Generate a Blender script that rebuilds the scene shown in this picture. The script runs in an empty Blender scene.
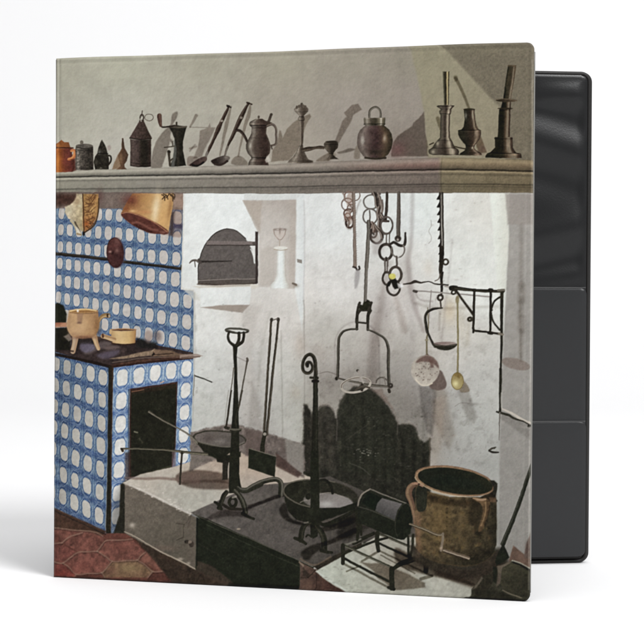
import bpy, bmesh, math, random
import numpy as np
from mathutils import Vector, Matrix

scene = bpy.context.scene
C = scene.collection
R = math.radians

# ------------------------------------------------------------------ camera
FOC, PITCH, ROLL, YAW = 1600.0, 0.025371, 0.003345, -0.038025
cam_d = bpy.data.cameras.new("camera"); cam = bpy.data.objects.new("camera", cam_d); C.objects.link(cam)
scene.camera = cam
cam_d.sensor_width = 36.0
cam_d.lens = 36.0 * FOC / 644.0
cam_d.clip_start = 0.01; cam_d.clip_end = 100
def _cam():
    cy, sy, cp, sp = math.cos(YAW), math.sin(YAW), math.cos(PITCH), math.sin(PITCH)
    right = Vector((cy, sy, 0)); fwd = Vector((-sy * cp, cy * cp, -sp)); up = right.cross(fwd)
    cr, sr = math.cos(ROLL), math.sin(ROLL)
    r2 = right * cr + up * sr * 1.0
    u2 = -right * sr + up * cr
    m = Matrix((r2, u2, -fwd)).transposed().to_4x4()
    m.translation = (0.118009, -0.918748, 0.170250)
    return m
cam.matrix_world = _cam()

# ------------------------------------------------------------------ light
world = bpy.data.worlds.new("World"); scene.world = world; world.use_nodes = True
bg = world.node_tree.nodes["Background"]
bg.inputs[0].default_value = (1.0, 1.0, 1.0, 1); bg.inputs[1].default_value = 0.42
def area(name, loc, target, size, power):
    d = bpy.data.lights.new(name, 'AREA'); d.shape = 'DISK'; d.size = size; d.energy = power
    o = bpy.data.objects.new(name, d); C.objects.link(o); o.location = loc
    o.rotation_euler = (Vector(target) - Vector(loc)).to_track_quat('-Z', 'Y').to_euler()
    return o
area("softbox_key", (2.0, -2.3, 2.7), (0.1, 0.1, 0.05), 1.5, 118)
area("backdrop_fill", (0.3, -0.5, 3.2), (0.2, 1.9, 0.9), 2.0, 50)  # unseen overhead fill, added to brighten the backdrop
scene.view_settings.view_transform = 'Standard'
scene.view_settings.look = 'None'
scene.view_settings.exposure = 0.0
scene.view_settings.gamma = 1.0
scene.cycles.max_bounces = 6

# ------------------------------------------------------------------ helpers
def tag(o, label=None, cat=None, kind=None, group=None):
    if label: o['label'] = label
    if cat: o['category'] = cat
    if kind: o['kind'] = kind
    if group: o['group'] = group
    return o
def link(name, mesh, mat=None, parent=None, smooth=True):
    o = bpy.data.objects.new(name, mesh); C.objects.link(o)
    if mat: mesh.materials.append(mat)
    if parent: o.parent = parent
    if smooth: mesh.polygons.foreach_set("use_smooth", [True] * len(mesh.polygons))
    return o
def frame(ox, oy, ang):           # local x along the board, local y = its back side
    return Matrix.Translation((ox, oy, 0)) @ Matrix.Rotation(ang, 4, 'Z')
def grid_mesh(name, X, Y, Z):
    nv, nu = X.shape
    me = bpy.data.meshes.new(name)
    co = np.stack([X, Y, Z], 2).reshape(-1, 3).astype(np.float32)
    i = np.arange(nv * nu).reshape(nv, nu)
    q = np.stack([i[:-1, :-1], i[:-1, 1:], i[1:, 1:], i[1:, :-1]], 2).reshape(-1, 4)
    me.vertices.add(len(co)); me.vertices.foreach_set("co", co.ravel())
    me.loops.add(q.size); me.loops.foreach_set("vertex_index", q.ravel().astype(np.int32))
    me.polygons.add(len(q)); me.polygons.foreach_set("loop_start", (np.arange(len(q)) * 4).astype(np.int32))
    me.polygons.foreach_set("use_smooth", np.ones(len(q), dtype=bool))
    me.update(calc_edges=True); me.validate()
    return me
def round_rect(x0, x1, z0, z1, rl, rr, n=8):
    P = []
    for cx, cz, r, a0 in ((x1, z0, rr, -90), (x1, z1, rr, 0), (x0, z1, rl, 90), (x0, z0, rl, 180)):
        sx = -1 if cx == x1 else 1; sz = -1 if cz == z1 else 1
        for k in range(n + 1):
            a = R(a0 + 90 * k / n)
            P.append((cx + sx * r + r * math.cos(a), cz + sz * r + r * math.sin(a)))
    return P
def slab(name, outline, y0, y1, mat, parent, bev=0.0012):
    bm = bmesh.new()
    vs = [bm.verts.new((x, y0, z)) for x, z in outline]
    f = bm.faces.new(vs)
    ex = bmesh.ops.extrude_face_region(bm, geom=[f])
    for v in ex['geom']:
        if isinstance(v, bmesh.types.BMVert): v.co.y = y1
    bmesh.ops.recalc_face_normals(bm, faces=bm.faces)
    if bev:
        es = [e for e in bm.edges if len(e.link_faces) == 2 and e.calc_face_angle(0) > 1.0]
        bmesh.ops.bevel(bm, geom=es, offset=bev, segments=3, affect='EDGES', profile=0.5)
    me = bpy.data.meshes.new(name); bm.to_mesh(me); bm.free()
    return link(name, me, mat, parent, smooth=False)
def tube(name, pts, r, mat, parent, closed=False, n=8):
    P = [Vector(p) for p in pts]; N = len(P); vs = []
    rings = []
    for i in range(N):
        if closed: t = P[(i + 1) % N] - P[i - 1]
        else: t = P[min(i + 1, N - 1)] - P[max(i - 1, 0)]
        t.normalize()
        a = t.orthogonal().normalized()
        ref = Vector((0, 1, 0))
        if abs(t.dot(ref)) < 0.95: a = (ref - t * t.dot(ref)).normalized()
        b = t.cross(a)
        rings.append([P[i] + a * r * math.cos(2 * math.pi * k / n) + b * r * math.sin(2 * math.pi * k / n) for k in range(n)])
    bm = bmesh.new()
    V = [[bm.verts.new(c) for c in ring] for ring in rings]
    for i in range(N if closed else N - 1):
        for k in range(n):
            bm.faces.new((V[i][k], V[i][(k + 1) % n], V[(i + 1) % N][(k + 1) % n], V[(i + 1) % N][k]))
    if not closed:
        bm.faces.new(V[0]); bm.faces.new(V[-1])
    bmesh.ops.recalc_face_normals(bm, faces=bm.faces)
    me = bpy.data.meshes.new(name); bm.to_mesh(me); bm.free()
    return link(name, me, mat, parent)
def principled(name, col, rough, spec=0.5, metal=0.0):
    m = bpy.data.materials.new(name); m.use_nodes = True
    b = m.node_tree.nodes["Principled BSDF"]
    b.inputs["Base Color"].default_value = (*col, 1); b.inputs["Roughness"].default_value = rough
    b.inputs["Specular IOR Level"].default_value = spec; b.inputs["Metallic"].default_value = metal
    return m, b
def bump(m, b, scale, strength, dist=0.001, detail=4):
    nt = m.node_tree
    tc = nt.nodes.new("ShaderNodeTexCoord"); n = nt.nodes.new("ShaderNodeTexNoise"); bp = nt.nodes.new("ShaderNodeBump")
    n.inputs["Scale"].default_value = scale; n.inputs["Detail"].default_value = detail
    bp.inputs["Strength"].default_value = strength; bp.inputs["Distance"].default_value = dist
    nt.links.new(tc.outputs["Object"], n.inputs["Vector"]); nt.links.new(n.outputs["Fac"], bp.inputs["Height"])
    nt.links.new(bp.outputs["Normal"], b.inputs["Normal"])

# ==PAINTER-BEGIN==
# ------------------------------------------------------------------ the printed photograph, painted as ink colours
PX0, PY0, PX1, PY1, SS = 46, 34, 542, 612, 3
CW, CH = (PX1 - PX0) * SS, (PY1 - PY0) * SS
GX = PX0 + (np.arange(CW) + 0.5) / SS
GY = PY0 + (np.arange(CH) + 0.5) / SS
CORN = {'bl': (52.8, 577.3), 'br': (529.3, 602.5), 'tr': (534.0, 42.0), 'tl': (55.6, 58.5)}
IMG = None
OFF = [0.0, 0.0, 1.0]
def at(x=0, y=0, size=80.0):
    OFF[0], OFF[1], OFF[2] = x, y, (size / 644.0 if x or y else 1.0)
def tp(pts):
    p = np.asarray(pts, float)
    return p * OFF[2] + np.array(OFF[:2])
def c3(c): return np.asarray(c, float) / 255.0
_noise = {}
def noise(cell, seed=0, oct=3):
    """smooth value noise over the sheet, about -1..1; cell in picture units"""
    key = (cell, seed, oct)
    if key in _noise: return _noise[key]
    out = np.zeros((CH, CW)); amp = 1.0; tot = 0
    for o in range(oct):
        c = cell / 2 ** o
        if c < 0.3: break
        r = np.random.default_rng(seed * 31 + o)
        nx, ny = int((PX1 - PX0) / c) + 4, int((PY1 - PY0) / c) + 4
        g = r.uniform(-1, 1, (ny, nx))
        fx = (GX - PX0) / c + 0.5; fy = (GY - PY0) / c + 0.5
        ix, iy = fx.astype(int), fy.astype(int)
        tx, ty = fx - ix, fy - iy
        tx = tx * tx * (3 - 2 * tx); ty = ty * ty * (3 - 2 * ty)
        a = g[iy][:, ix] * (1 - tx) + g[iy][:, ix + 1] * tx
        b = g[iy + 1][:, ix] * (1 - tx) + g[iy + 1][:, ix + 1] * tx
        out += amp * (a * (1 - ty[:, None]) + b * ty[:, None]); tot += amp; amp *= 0.55
    out = (out / tot * 1.6).astype(np.float32)
    _noise[key] = out
    return out
def box(x0, y0, x1, y1, m=2.0):
    a = max(0, int((x0 - m - PX0) * SS)); b = min(CW, int((x1 + m - PX0) * SS) + 1)
    c = max(0, int((y0 - m - PY0) * SS)); d = min(CH, int((y1 + m - PY0) * SS) + 1)
    if b <= a or d <= c: return None
    return slice(c, d), slice(a, b), np.meshgrid(GX[a:b], GY[c:d])
def smooth(pts, closed=True, n=7):
    p = np.asarray(pts, float); N = len(p); out = []
    rngi = range(N) if closed else range(N - 1)
    for i in rngi:
        if closed: a, b, c, d = p[i - 1], p[i], p[(i + 1) % N], p[(i + 2) % N]
        else: a, b, c, d = p[max(i - 1, 0)], p[i], p[i + 1], p[min(i + 2, N - 1)]
        for k in range(n):
            t = k / n
            out.append(0.5 * (2 * b + (c - a) * t + (2 * a - 5 * b + 4 * c - d) * t * t + (3 * b - a - 3 * c + d) * t ** 3))
    if not closed: out.append(p[-1])
    return np.array(out)
def sdf(p, X, Y):
    d = np.full(X.shape, 1e9); s = np.zeros(X.shape, bool); N = len(p)
    for i in range(N):
        ax, ay = p[i]; bx, by = p[(i + 1) % N]
        ex, ey = bx - ax, by - ay; L = ex * ex + ey * ey
        if L < 1e-12: continue
        wx, wy = X - ax, Y - ay
        t = np.clip((wx * ex + wy * ey) / L, 0, 1)
        d = np.minimum(d, (wx - ex * t) ** 2 + (wy - ey * t) ** 2)
        if ay != by:
            s ^= ((Y < ay) != (Y < by)) & (X < ax + (Y - ay) * ex / ey)
    d = np.sqrt(d)
    return np.where(s, -d, d)
def cov(d, soft):
    t = np.clip(0.5 - d / (2 * soft), 0, 1)
    return t * t * (3 - 2 * t)
def put(sl, a, col, tex=None):
    if callable(col): col = col()
    col = np.asarray(col, float)
    if tex:
        col = col * (1 + tex[0] * noise(tex[1], tex[2] if len(tex) > 2 else 1)[sl])[..., None]
    IMG[sl] += a[..., None] * (col - IMG[sl])
def P(pts, col, soft=0.6, sm=False, a=1.0, tex=None, grad=None, raw=False, rough=0):
    """filled outline. grad = (x0, y0, x1, y1, colour2): linear blend towards colour2"""
    p = np.asarray(pts, float) if raw else tp(pts)
    if sm: p = smooth(p)
    b = box(p[:, 0].min(), p[:, 1].min(), p[:, 0].max(), p[:, 1].max(), soft + 1)
    if b is None: return
    sy, sx, (X, Y) = b
    d = sdf(p, X, Y)
    if rough: d = d + rough * (0.7 * noise(3.2, 60)[sy, sx] + 0.6 * noise(9, 61)[sy, sx])
    m = cov(d, soft) * a
    col = c3(col)
    if grad is not None:
        (x0, y0), (x1, y1) = tp([grad[:2], grad[2:4]])
        t = np.clip(((X - x0) * (x1 - x0) + (Y - y0) * (y1 - y0)) / ((x1 - x0) ** 2 + (y1 - y0) ** 2), 0, 1)[..., None]
        col = col * (1 - t) + c3(grad[4]) * t
    put((sy, sx), m, col, tex)
def M(pts, f, soft=1.2, sm=True):
    """cast shadow printed in the photograph: multiply"""
    p = tp(pts)
    if sm: p = smooth(p)
    b = box(p[:, 0].min(), p[:, 1].min(), p[:, 0].max(), p[:, 1].max(), soft + 1)
    if b is None: return
    sy, sx, (X, Y) = b
    m = cov(sdf(p, X, Y), soft)[..., None]
    IMG[sy, sx] *= 1 - m * (1 - np.asarray(f, float))
def S(pts, w, col, soft=0.5, sm=True, a=1.0, hl=None, closed=False, mul=None):
    """drawn line of varying width (picture units). hl = (side -1..1, width, colour): a lengthwise gleam"""
    p = tp(pts); W_ = np.broadcast_to(np.asarray(w, float), (len(p),)).copy()
    if mul is None and a > 0.85 and sum(col) < 250: W_ += 0.32 * np.clip(W_ - 0.6, 0, 1)
    if sm and len(p) > 2:
        q = smooth(np.column_stack([p, W_]), closed, 6); p, W_ = q[:, :2], q[:, 2]
    if closed: p = np.vstack([p, p[:1]]); W_ = np.append(W_, W_[0])
    mw = W_.max()
    b = box(p[:, 0].min(), p[:, 1].min(), p[:, 0].max(), p[:, 1].max(), mw + soft + 1)
    if b is None: return
    sy, sx, (X, Y) = b
    D = np.full(X.shape, 1e9); Sd = np.zeros(X.shape); Wd = np.ones(X.shape)
    for i in range(len(p) - 1):
        ax, ay = p[i]; ex, ey = p[i + 1] - p[i]; L = ex * ex + ey * ey
        if L < 1e-12: continue
        wx, wy = X - ax, Y - ay
        t = np.clip((wx * ex + wy * ey) / L, 0, 1)
        r = (W_[i] * (1 - t) + W_[i + 1] * t) / 2
        dist = np.hypot(wx - ex * t, wy - ey * t)
        d = dist - r
        k = d < D
        D = np.where(k, d, D)
        if hl: Sd = np.where(k, (wx * ey - wy * ex) / math.sqrt(L) / np.maximum(r, 0.1), Sd)
    m = cov(D, soft) * a
    if mul is not None:
        IMG[sy, sx] *= 1 - m[..., None] * (1 - np.asarray(mul, float)); return
    cc = c3(col)
    if hl:
        g = np.exp(-((Sd - hl[0]) / hl[1]) ** 2)[..., None]
        cc = cc * (1 - g) + c3(hl[2]) * g
    put((sy, sx), m, np.broadcast_to(cc, X.shape + (3,)) if np.ndim(cc) == 1 else cc)
def ell(cx, cy, rx, ry, rot=0, n=40, a0=0, a1=360):
    a = np.radians(np.linspace(a0, a1, n, endpoint=(a1 - a0) % 360 != 0)); c, s = math.cos(math.radians(rot)), math.sin(math.radians(rot))
    x, y = rx * np.cos(a), ry * np.sin(a)
    return np.column_stack([cx + x * c - y * s, cy + x * s + y * c])
def E(cx, cy, rx, ry, col, rot=0, **k): P(ell(cx, cy, rx, ry, rot), col, **k)
def O(cx, cy, rx, ry, w, col, rot=0, a0=0, a1=360, **k):
    S(ell(cx, cy, rx, ry, rot, 36, a0, a1), w, col, sm=False, closed=(a1 - a0) % 360 == 0, **k)
def ramp(u, stops):
    xs = [s[0] for s in stops]; cs = np.array([s[1] for s in stops], float) / 255.0
    return np.stack([np.interp(u, xs, cs[:, k]) for k in range(3)], -1)
def L(prof, stops, soft=0.6, curve=0.0, tex=None, bands=(), a=1.0):
    """turned vessel: rows (y, xleft, xright), colours across by stops at -1..1; bands = (y, height, gain)"""
    pr = np.asarray(prof, float)
    ya = pr[:, 0] * OFF[2] + OFF[1]; xl = pr[:, 1] * OFF[2] + OFF[0]; xr = pr[:, 2] * OFF[2] + OFF[0]
    b = box(xl.min(), ya.min(), xr.max(), ya.max() + curve, 2)
    if b is None: return
    sy, sx, (X, Y) = b
    mid = (np.interp(Y, ya, xl) + np.interp(Y, ya, xr)) / 2; hw = (np.interp(Y, ya, xr) - np.interp(Y, ya, xl)) / 2
    u = np.clip((X - mid) / np.maximum(hw, 0.1), -1, 1)
    Y2 = Y - curve * np.sqrt(1 - u * u) if curve else Y
    l = np.interp(Y2, ya, xl); r = np.interp(Y2, ya, xr)
    d = np.maximum(np.maximum(l - X, X - r), np.maximum(ya[0] - Y2, Y2 - ya[-1]))
    u = np.clip((2 * X - l - r) / np.maximum(r - l, 0.2), -1, 1)
    col = ramp(u, stops)
    for (yb, h, g) in bands:
        yy = yb * OFF[2] + OFF[1]
        col = col * (1 + (g - 1) * np.exp(-((Y2 - yy) / h) ** 2))[..., None]
    put((sy, sx), cov(d, soft) * a, col, tex)
def G(cx, cy, rx, ry, col, a=0.7, rot=0):
    """soft gleam or smudge"""
    (cx, cy), = tp([(cx, cy)]); rx *= OFF[2]; ry *= OFF[2]
    m = max(rx, ry) * 2.4
    b = box(cx - m, cy - m, cx + m, cy + m, 0)
    if b is None: return
    sy, sx, (X, Y) = b
    c, s = math.cos(math.radians(rot)), math.sin(math.radians(rot))
    x, y = (X - cx) * c + (Y - cy) * s, -(X - cx) * s + (Y - cy) * c
    k = np.exp(-((x / rx) ** 2 + (y / ry) ** 2)) * a
    IMG[sy, sx] += k[..., None] * (c3(col) - IMG[sy, sx])
def wash(pts, samples, soft=0.6, tex=None, sm=False, power=2.6):
    """surface whose colour drifts: samples (x, y, r, g, b) blended by distance"""
    p = tp(pts)
    if sm: p = smooth(p)
    b = box(p[:, 0].min(), p[:, 1].min(), p[:, 0].max(), p[:, 1].max(), soft + 1)
    sy, sx, (X, Y) = b
    m = cov(sdf(p, X, Y), soft)
    xs = np.linspace(X[0, 0], X[0, -1], 50); ys = np.linspace(Y[0, 0], Y[-1, 0], 50)
    gx, gy = np.meshgrid(xs, ys); w = 0; c = 0
    for (x, y, *rgb) in samples:
        k = 1.0 / (((gx - x) ** 2 + (gy - y) ** 2 + 150.0) ** (power / 2))
        w = w + k; c = c + k[..., None] * c3(rgb)
    c = c / w[..., None]
    fx = np.interp(X[0], xs, np.arange(50)); fy = np.interp(Y[:, 0], ys, np.arange(50))
    ix = np.minimum(fx.astype(int), 48); iy = np.minimum(fy.astype(int), 48); tx = (fx - ix)[None, :, None]; ty = (fy - iy)[:, None, None]
    col = (c[iy][:, ix] * (1 - tx) + c[iy][:, ix + 1] * tx) * (1 - ty) + (c[iy + 1][:, ix] * (1 - tx) + c[iy + 1][:, ix + 1] * tx) * ty
    put((sy, sx), m, col, tex)
def homog(src, dst):
    A = []
    for (x, y), (u, v) in zip(src, dst):
        A.append([x, y, 1, 0, 0, 0, -u * x, -u * y, -u]); A.append([0, 0, 0, x, y, 1, -v * x, -v * y, -v])
    A = np.array(A, float); sc = np.abs(A).max(0); 
    _, _, vt = np.linalg.svd(A / sc)
    return (vt[-1] / sc).reshape(3, 3)
def hmap(Hm, X, Y):
    w = Hm[2, 0] * X + Hm[2, 1] * Y + Hm[2, 2]
    return (Hm[0, 0] * X + Hm[0, 1] * Y + Hm[0, 2]) / w, (Hm[1, 0] * X + Hm[1, 1] * Y + Hm[1, 2]) / w
def tiles(pts, src, dst, white, base, dark, pale, gain=1.0, ow=0.34, oh=0.35):
    """painted delft tiles: a pale cartouche in blue strapwork, laid on a measured lattice"""
    p = tp(pts)
    b = box(p[:, 0].min(), p[:, 1].min(), p[:, 0].max(), p[:, 1].max(), 2)
    sy, sx, (X, Y) = b
    m = cov(sdf(p, X, Y), 0.6)
    c, r = hmap(homog(dst, src), X, Y)
    c = c + 0.028 * noise(5.0, 71)[sy, sx]; r = r + 0.02 * noise(5.0, 72)[sy, sx]
    ci, ri = np.round(c), np.round(r); a, bb = c - ci, r - ri
    h = lambda k: np.modf(np.abs(np.sin(ci * 12.9898 + ri * 78.233 + k) * 43758.5453))[0]
    j = 1 + 0.10 * (h(1.0) - 0.5)
    ax, by = np.abs(a) / (ow * j), np.abs(bb + 0.02 * (h(3.0) - 0.5)) / (oh * j)
    rad = (ax ** 3.2 + by ** 3.2) ** (1 / 3.2)              # 1 on the cartouche rim
    oc = np.maximum(np.maximum(ax, by * 1.0), (ax + by) * 0.72)
    n1, n2 = noise(1.6, 73, 2)[sy, sx], noise(3.0, 74, 2)[sy, sx]
    col = c3(base)[None, None] * (1 + 0.16 * n2)[..., None]
    def mix(k, to):
        nonlocal col
        k = np.clip(k, 0, 1)[..., None]; col = col * (1 - k) + c3(to) * k
    side = np.clip((np.abs(a) - np.abs(bb) * 0.9) / 0.12 + 0.2, 0, 1)      # flanks are painted paler and greener
    mix(0.50 * side, np.asarray(pale, float) * [0.92, 1.0, 0.98])
    mix(0.72 * np.exp(-((oc - 1.33) / 0.085) ** 2), pale)      # pale strap round the medallion
    mix((0.92 - 0.35 * side) * np.exp(-((oc - 1.165) / 0.07) ** 2) * (0.8 + 0.5 * n1), dark)
    band = np.exp(-((np.abs(bb) - 0.5) / 0.105) ** 2)
    sq = np.sin(a * 26 + 3.0 * n2 + h(9.0) * 6)
    mix(0.50 * band * (0.75 + 0.6 * n1), dark)
    mix(0.45 * np.exp(-((np.abs(bb) - 0.435 - 0.02 * sq) / 0.022) ** 2), pale)
    mix(0.45 * np.exp(-((np.abs(a) - 0.43) / 0.03) ** 2) * (0.6 + 0.6 * n1), dark)
    corner = np.exp(-(((np.abs(a) - 0.5) / 0.17) ** 2 + ((np.abs(bb) - 0.5) / 0.12) ** 2))
    mix(0.70 * corner * (0.9 + 0.5 * n1), dark)
    mix(0.55 * np.exp(-((np.abs(bb) - 0.5) / 0.018) ** 2) * (0.7 + 0.5 * n2), pale)
    mix(0.45 * np.exp(-((np.abs(a) - 0.5) / 0.022) ** 2), pale)
    mix(0.30 * np.clip(n1, 0, 1), pale); mix(0.40 * np.clip(-n1, 0, 1), dark)
    wv = c3(white)[None, None] * (1 + 0.05 * (h(5.0) - 0.5) + 0.03 * n2)[..., None]
    k = np.clip((1.03 - rad) / 0.16, 0, 1); k = (k * k * (3 - 2 * k))[..., None]
    col = col * (1 - k) + wv * k
    put((sy, sx), m, col * gain)

def paint_wall_and_shelf():
    at()
    wash([(46, 34), (542, 34), (542, 200), (46, 200)], [
        (60, 70, 168, 165, 148), (60, 120, 172, 169, 154), (60, 160, 176, 172, 158), (120, 65, 172, 170, 152), (120, 110, 178, 175, 161),
        (120, 150, 182, 178, 166), (200, 60, 166, 162, 145), (200, 110, 170, 166, 152), (210, 150, 168, 162, 150), (280, 60, 160, 155, 138),
        (280, 110, 160, 153, 140), (300, 150, 158, 150, 138), (350, 60, 152, 146, 132), (350, 110, 154, 146, 136), (350, 150, 150, 142, 132),
        (405, 60, 144, 138, 124), (405, 100, 146, 138, 128), (405, 150, 140, 130, 120)], tex=(0.022, 9, 3))
    # the hood's angle: an olive plane, then the darker return
    P([(410, 40), (413, 60), (418, 80), (424, 112), (428, 160), (545, 162), (545, 34)], (145, 139, 117), soft=1.6, grad=(430, 60, 480, 150, (142, 134, 113)), tex=(0.03, 7, 4))
    P([(438, 41), (445, 49), (455, 60), (468, 74), (499, 107), (504, 120), (506, 160), (545, 165), (545, 34)], (119, 112, 96), soft=1.7, grad=(450, 50, 530, 150, (116, 108, 92)), tex=(0.03, 7, 5))
    S([(425, 60), (470, 55)], 1, (0, 0, 0), mul=(1, 1, 1))
    G(480, 50, 30, 5, (124, 118, 98), 0.4)
    S([(50, 61.2), (300, 52.4), (533, 44.4)], 4.5, 0, soft=2.5, mul=(0.93, 0.93, 0.93))
    # shadows thrown on the plaster
    at(120, 100)
    M([(250, 540), (252, 480), (265, 400), (300, 318), (350, 250), (405, 195), (420, 120), (455, 92), (465, 110), (455, 150), (425, 200), (405, 300), (425, 330), (390, 380), (360, 470), (330, 545)], (0.72, 0.69, 0.68), 0.9)
    at(190, 90)
    M([(80, 325), (145, 300), (160, 268), (170, 298), (207, 300), (180, 360), (120, 470), (95, 540), (25, 548), (60, 470), (75, 400)], (0.77, 0.74, 0.73), 0.9, sm=False)
    S([(0, 298), (140, 299)], 0.9, 0, mul=(0.8, 0.78, 0.77), soft=0.6); S([(0, 295), (25, 255), (52, 203)], [1.6, 2.4, 3.2], 0, mul=(0.77, 0.74, 0.73), soft=0.7)
    S([(0, 470), (50, 455)], 2, 0, mul=(0.8, 0.77, 0.76), soft=0.8); S([(0, 490), (40, 440)], 1.6, 0, mul=(0.82, 0.8, 0.8), soft=0.7)
    M([(-20, 545), (10, 530), (60, 540), (80, 570), (40, 600), (-20, 605)], (0.78, 0.74, 0.73), 0.8)
    S([(332, 130), (300, 250), (268, 400), (240, 525)], [1.2, 3.6, 2.6, 1.4], 0, mul=(0.76, 0.73, 0.71), soft=0.7)
    S([(490, 105), (475, 190), (445, 280), (405, 450), (390, 530)], [1.2, 3.8, 3.2, 1.8, 1.6], 0, mul=(0.78, 0.75, 0.73), soft=0.7)
    M([(338, 595), (345, 550), (390, 525), (440, 550), (462, 600)], (0.76, 0.73, 0.71), 0.7)
    at(260, 90)
    M([(90, 572), (100, 480), (140, 420), (158, 318), (172, 325), (185, 380), (215, 310), (265, 262), (320, 222), (400, 188), (412, 210), (372, 275), (350, 340), (318, 450), (240, 560)], (0.79, 0.76, 0.73), 0.9, sm=False)
    S([(550, 560), (600, 520), (560, 510)], 3, 0, mul=(0.85, 0.83, 0.8), soft=1.4); M([(450, 570), (500, 530), (560, 505), (570, 540), (550, 570)], (0.78, 0.75, 0.72), 0.9)
    at(330, 90)
    M([(40, 412), (100, 250), (132, 215), (112, 185), (180, 120), (230, 110), (258, 158), (188, 200), (172, 250), (72, 425)], (0.76, 0.73, 0.71), 0.9, sm=False)
    M([(60, 500), (110, 485), (160, 468), (205, 478), (150, 500), (80, 510)], (0.72, 0.7, 0.68), 0.9); M([(195, 545), (205, 470), (235, 440), (240, 545)], (0.82, 0.8, 0.77), 1.0)
    M([(500, 545), (510, 430), (560, 360), (660, 300), (720, 290), (790, 170), (790, 545)], (1, 1, 1), 1.0)
    at(400, 80)
    M([(-70, 600), (-55, 500), (-20, 450), (100, 370), (110, 345), (150, 310), (192, 258), (200, 320), (203, 420), (228, 540), (228, 615), (-70, 615)], (0.70, 0.67, 0.65), 0.9, sm=False)
    G(-20, 560, 70, 60, (122, 78, 80), 0.45); G(60, 480, 60, 40, (110, 92, 86), 0.3)
    M([(290, 310), (318, 305), (330, 380), (318, 400)], (0.75, 0.73, 0.68), 1.0)
    S([(450, -10), (500, 90), (560, 235)], [3.4, 3.0, 2.4], 0, mul=(0.72, 0.70, 0.66), soft=0.8); S([(448, -18), (454, 0)], 4.0, 0, mul=(0.8, 0.78, 0.74), soft=1.0)
    at(460, 80)
    M([(115, 330), (150, 400), (175, 470), (218, 585), (150, 592), (125, 500)], (0.72, 0.66, 0.62), 0.9, sm=False)
    G(180, 560, 30, 40, (108, 82, 76), 0.4)
    # ---- the mantel shelf
    at()
    b = box(46, 150, 542, 196, 0); sy, sx, (X, Y) = b
    kx = [52, 56, 440, 533, 540]
    top = np.interp(X, kx, [171.4, 171.2, 157.6, 159.6, 159.8]); d1 = np.interp(X, kx, [177.3, 177.2, 169.7, 171.2, 171.3])
    d2 = np.interp(X, kx, [181.0, 181, 174.2, 175.5, 175.5]); d3 = np.interp(X, kx, [189.4, 189.3, 184.0, 184.5, 184.5]); bot = np.interp(X, kx, [193.8, 193.7, 192.7, 193, 193])
    t = (Y - top) / (d1 - top)
    base = np.stack([np.interp(X, [56, 150, 250, 350, 438, 442, 533], v) for v in ([142, 140, 130, 122, 116, 122, 116], [138, 135, 123, 113, 105, 112, 104], [124, 124, 113, 104, 96, 90, 82])], -1) / 255
    g = np.interp(t, [0, 0.10, 0.28, 0.5, 0.72, 0.9, 1.0], [1.0, 1.16, 1.22, 1.06, 0.90, 0.76, 0.56])
    lower = (Y - d1)
    g2 = np.where(t > 1, 0.98, g)
    g2 = g2 - 0.34 * np.exp(-((Y - d1) / 0.75) ** 2) + 0.26 * np.exp(-((Y - d1 - 1.7) / 0.8) ** 2) - 0.12 * np.exp(-((Y - d2) / 0.7) ** 2)
    f = (Y - d2) / (d3 - d2); g2 = np.where(f > 0, g2 * np.interp(f, [0, 0.3, 0.8, 1], [0.98, 1.04, 1.0, 0.93]), g2)
    g2 = g2 - 0.22 * np.exp(-((Y - d3) / 0.7) ** 2) - 0.12 * np.exp(-((Y - (d3 + 2.4) * 1.0) / 0.5) ** 2) * (X > 300) + 0.06 * np.exp(-((Y - bot + 1.6) / 1.0) ** 2)
    col = base * g2[..., None]
    red = np.exp(-((t - 0.6) / 0.35) ** 2) * np.interp(X, [330, 400, 438, 441], [0, 1, 1, 0.3])
    col = col + red[..., None] * np.array([0.035, -0.012, -0.012])
    m = cov(np.maximum(top - Y, Y - bot), 0.6)
    put((sy, sx), m, col, (0.03, 6, 8))
    S([(442, 159), (441, 170), (441, 192)], 1.0, 0, soft=0.8, mul=(0.86, 0.86, 0.86))
    S([(60, 193.8), (300, 193.4), (530, 193.4)], 1.0, 0, soft=0.8, mul=(0.75, 0.75, 0.75))

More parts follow.
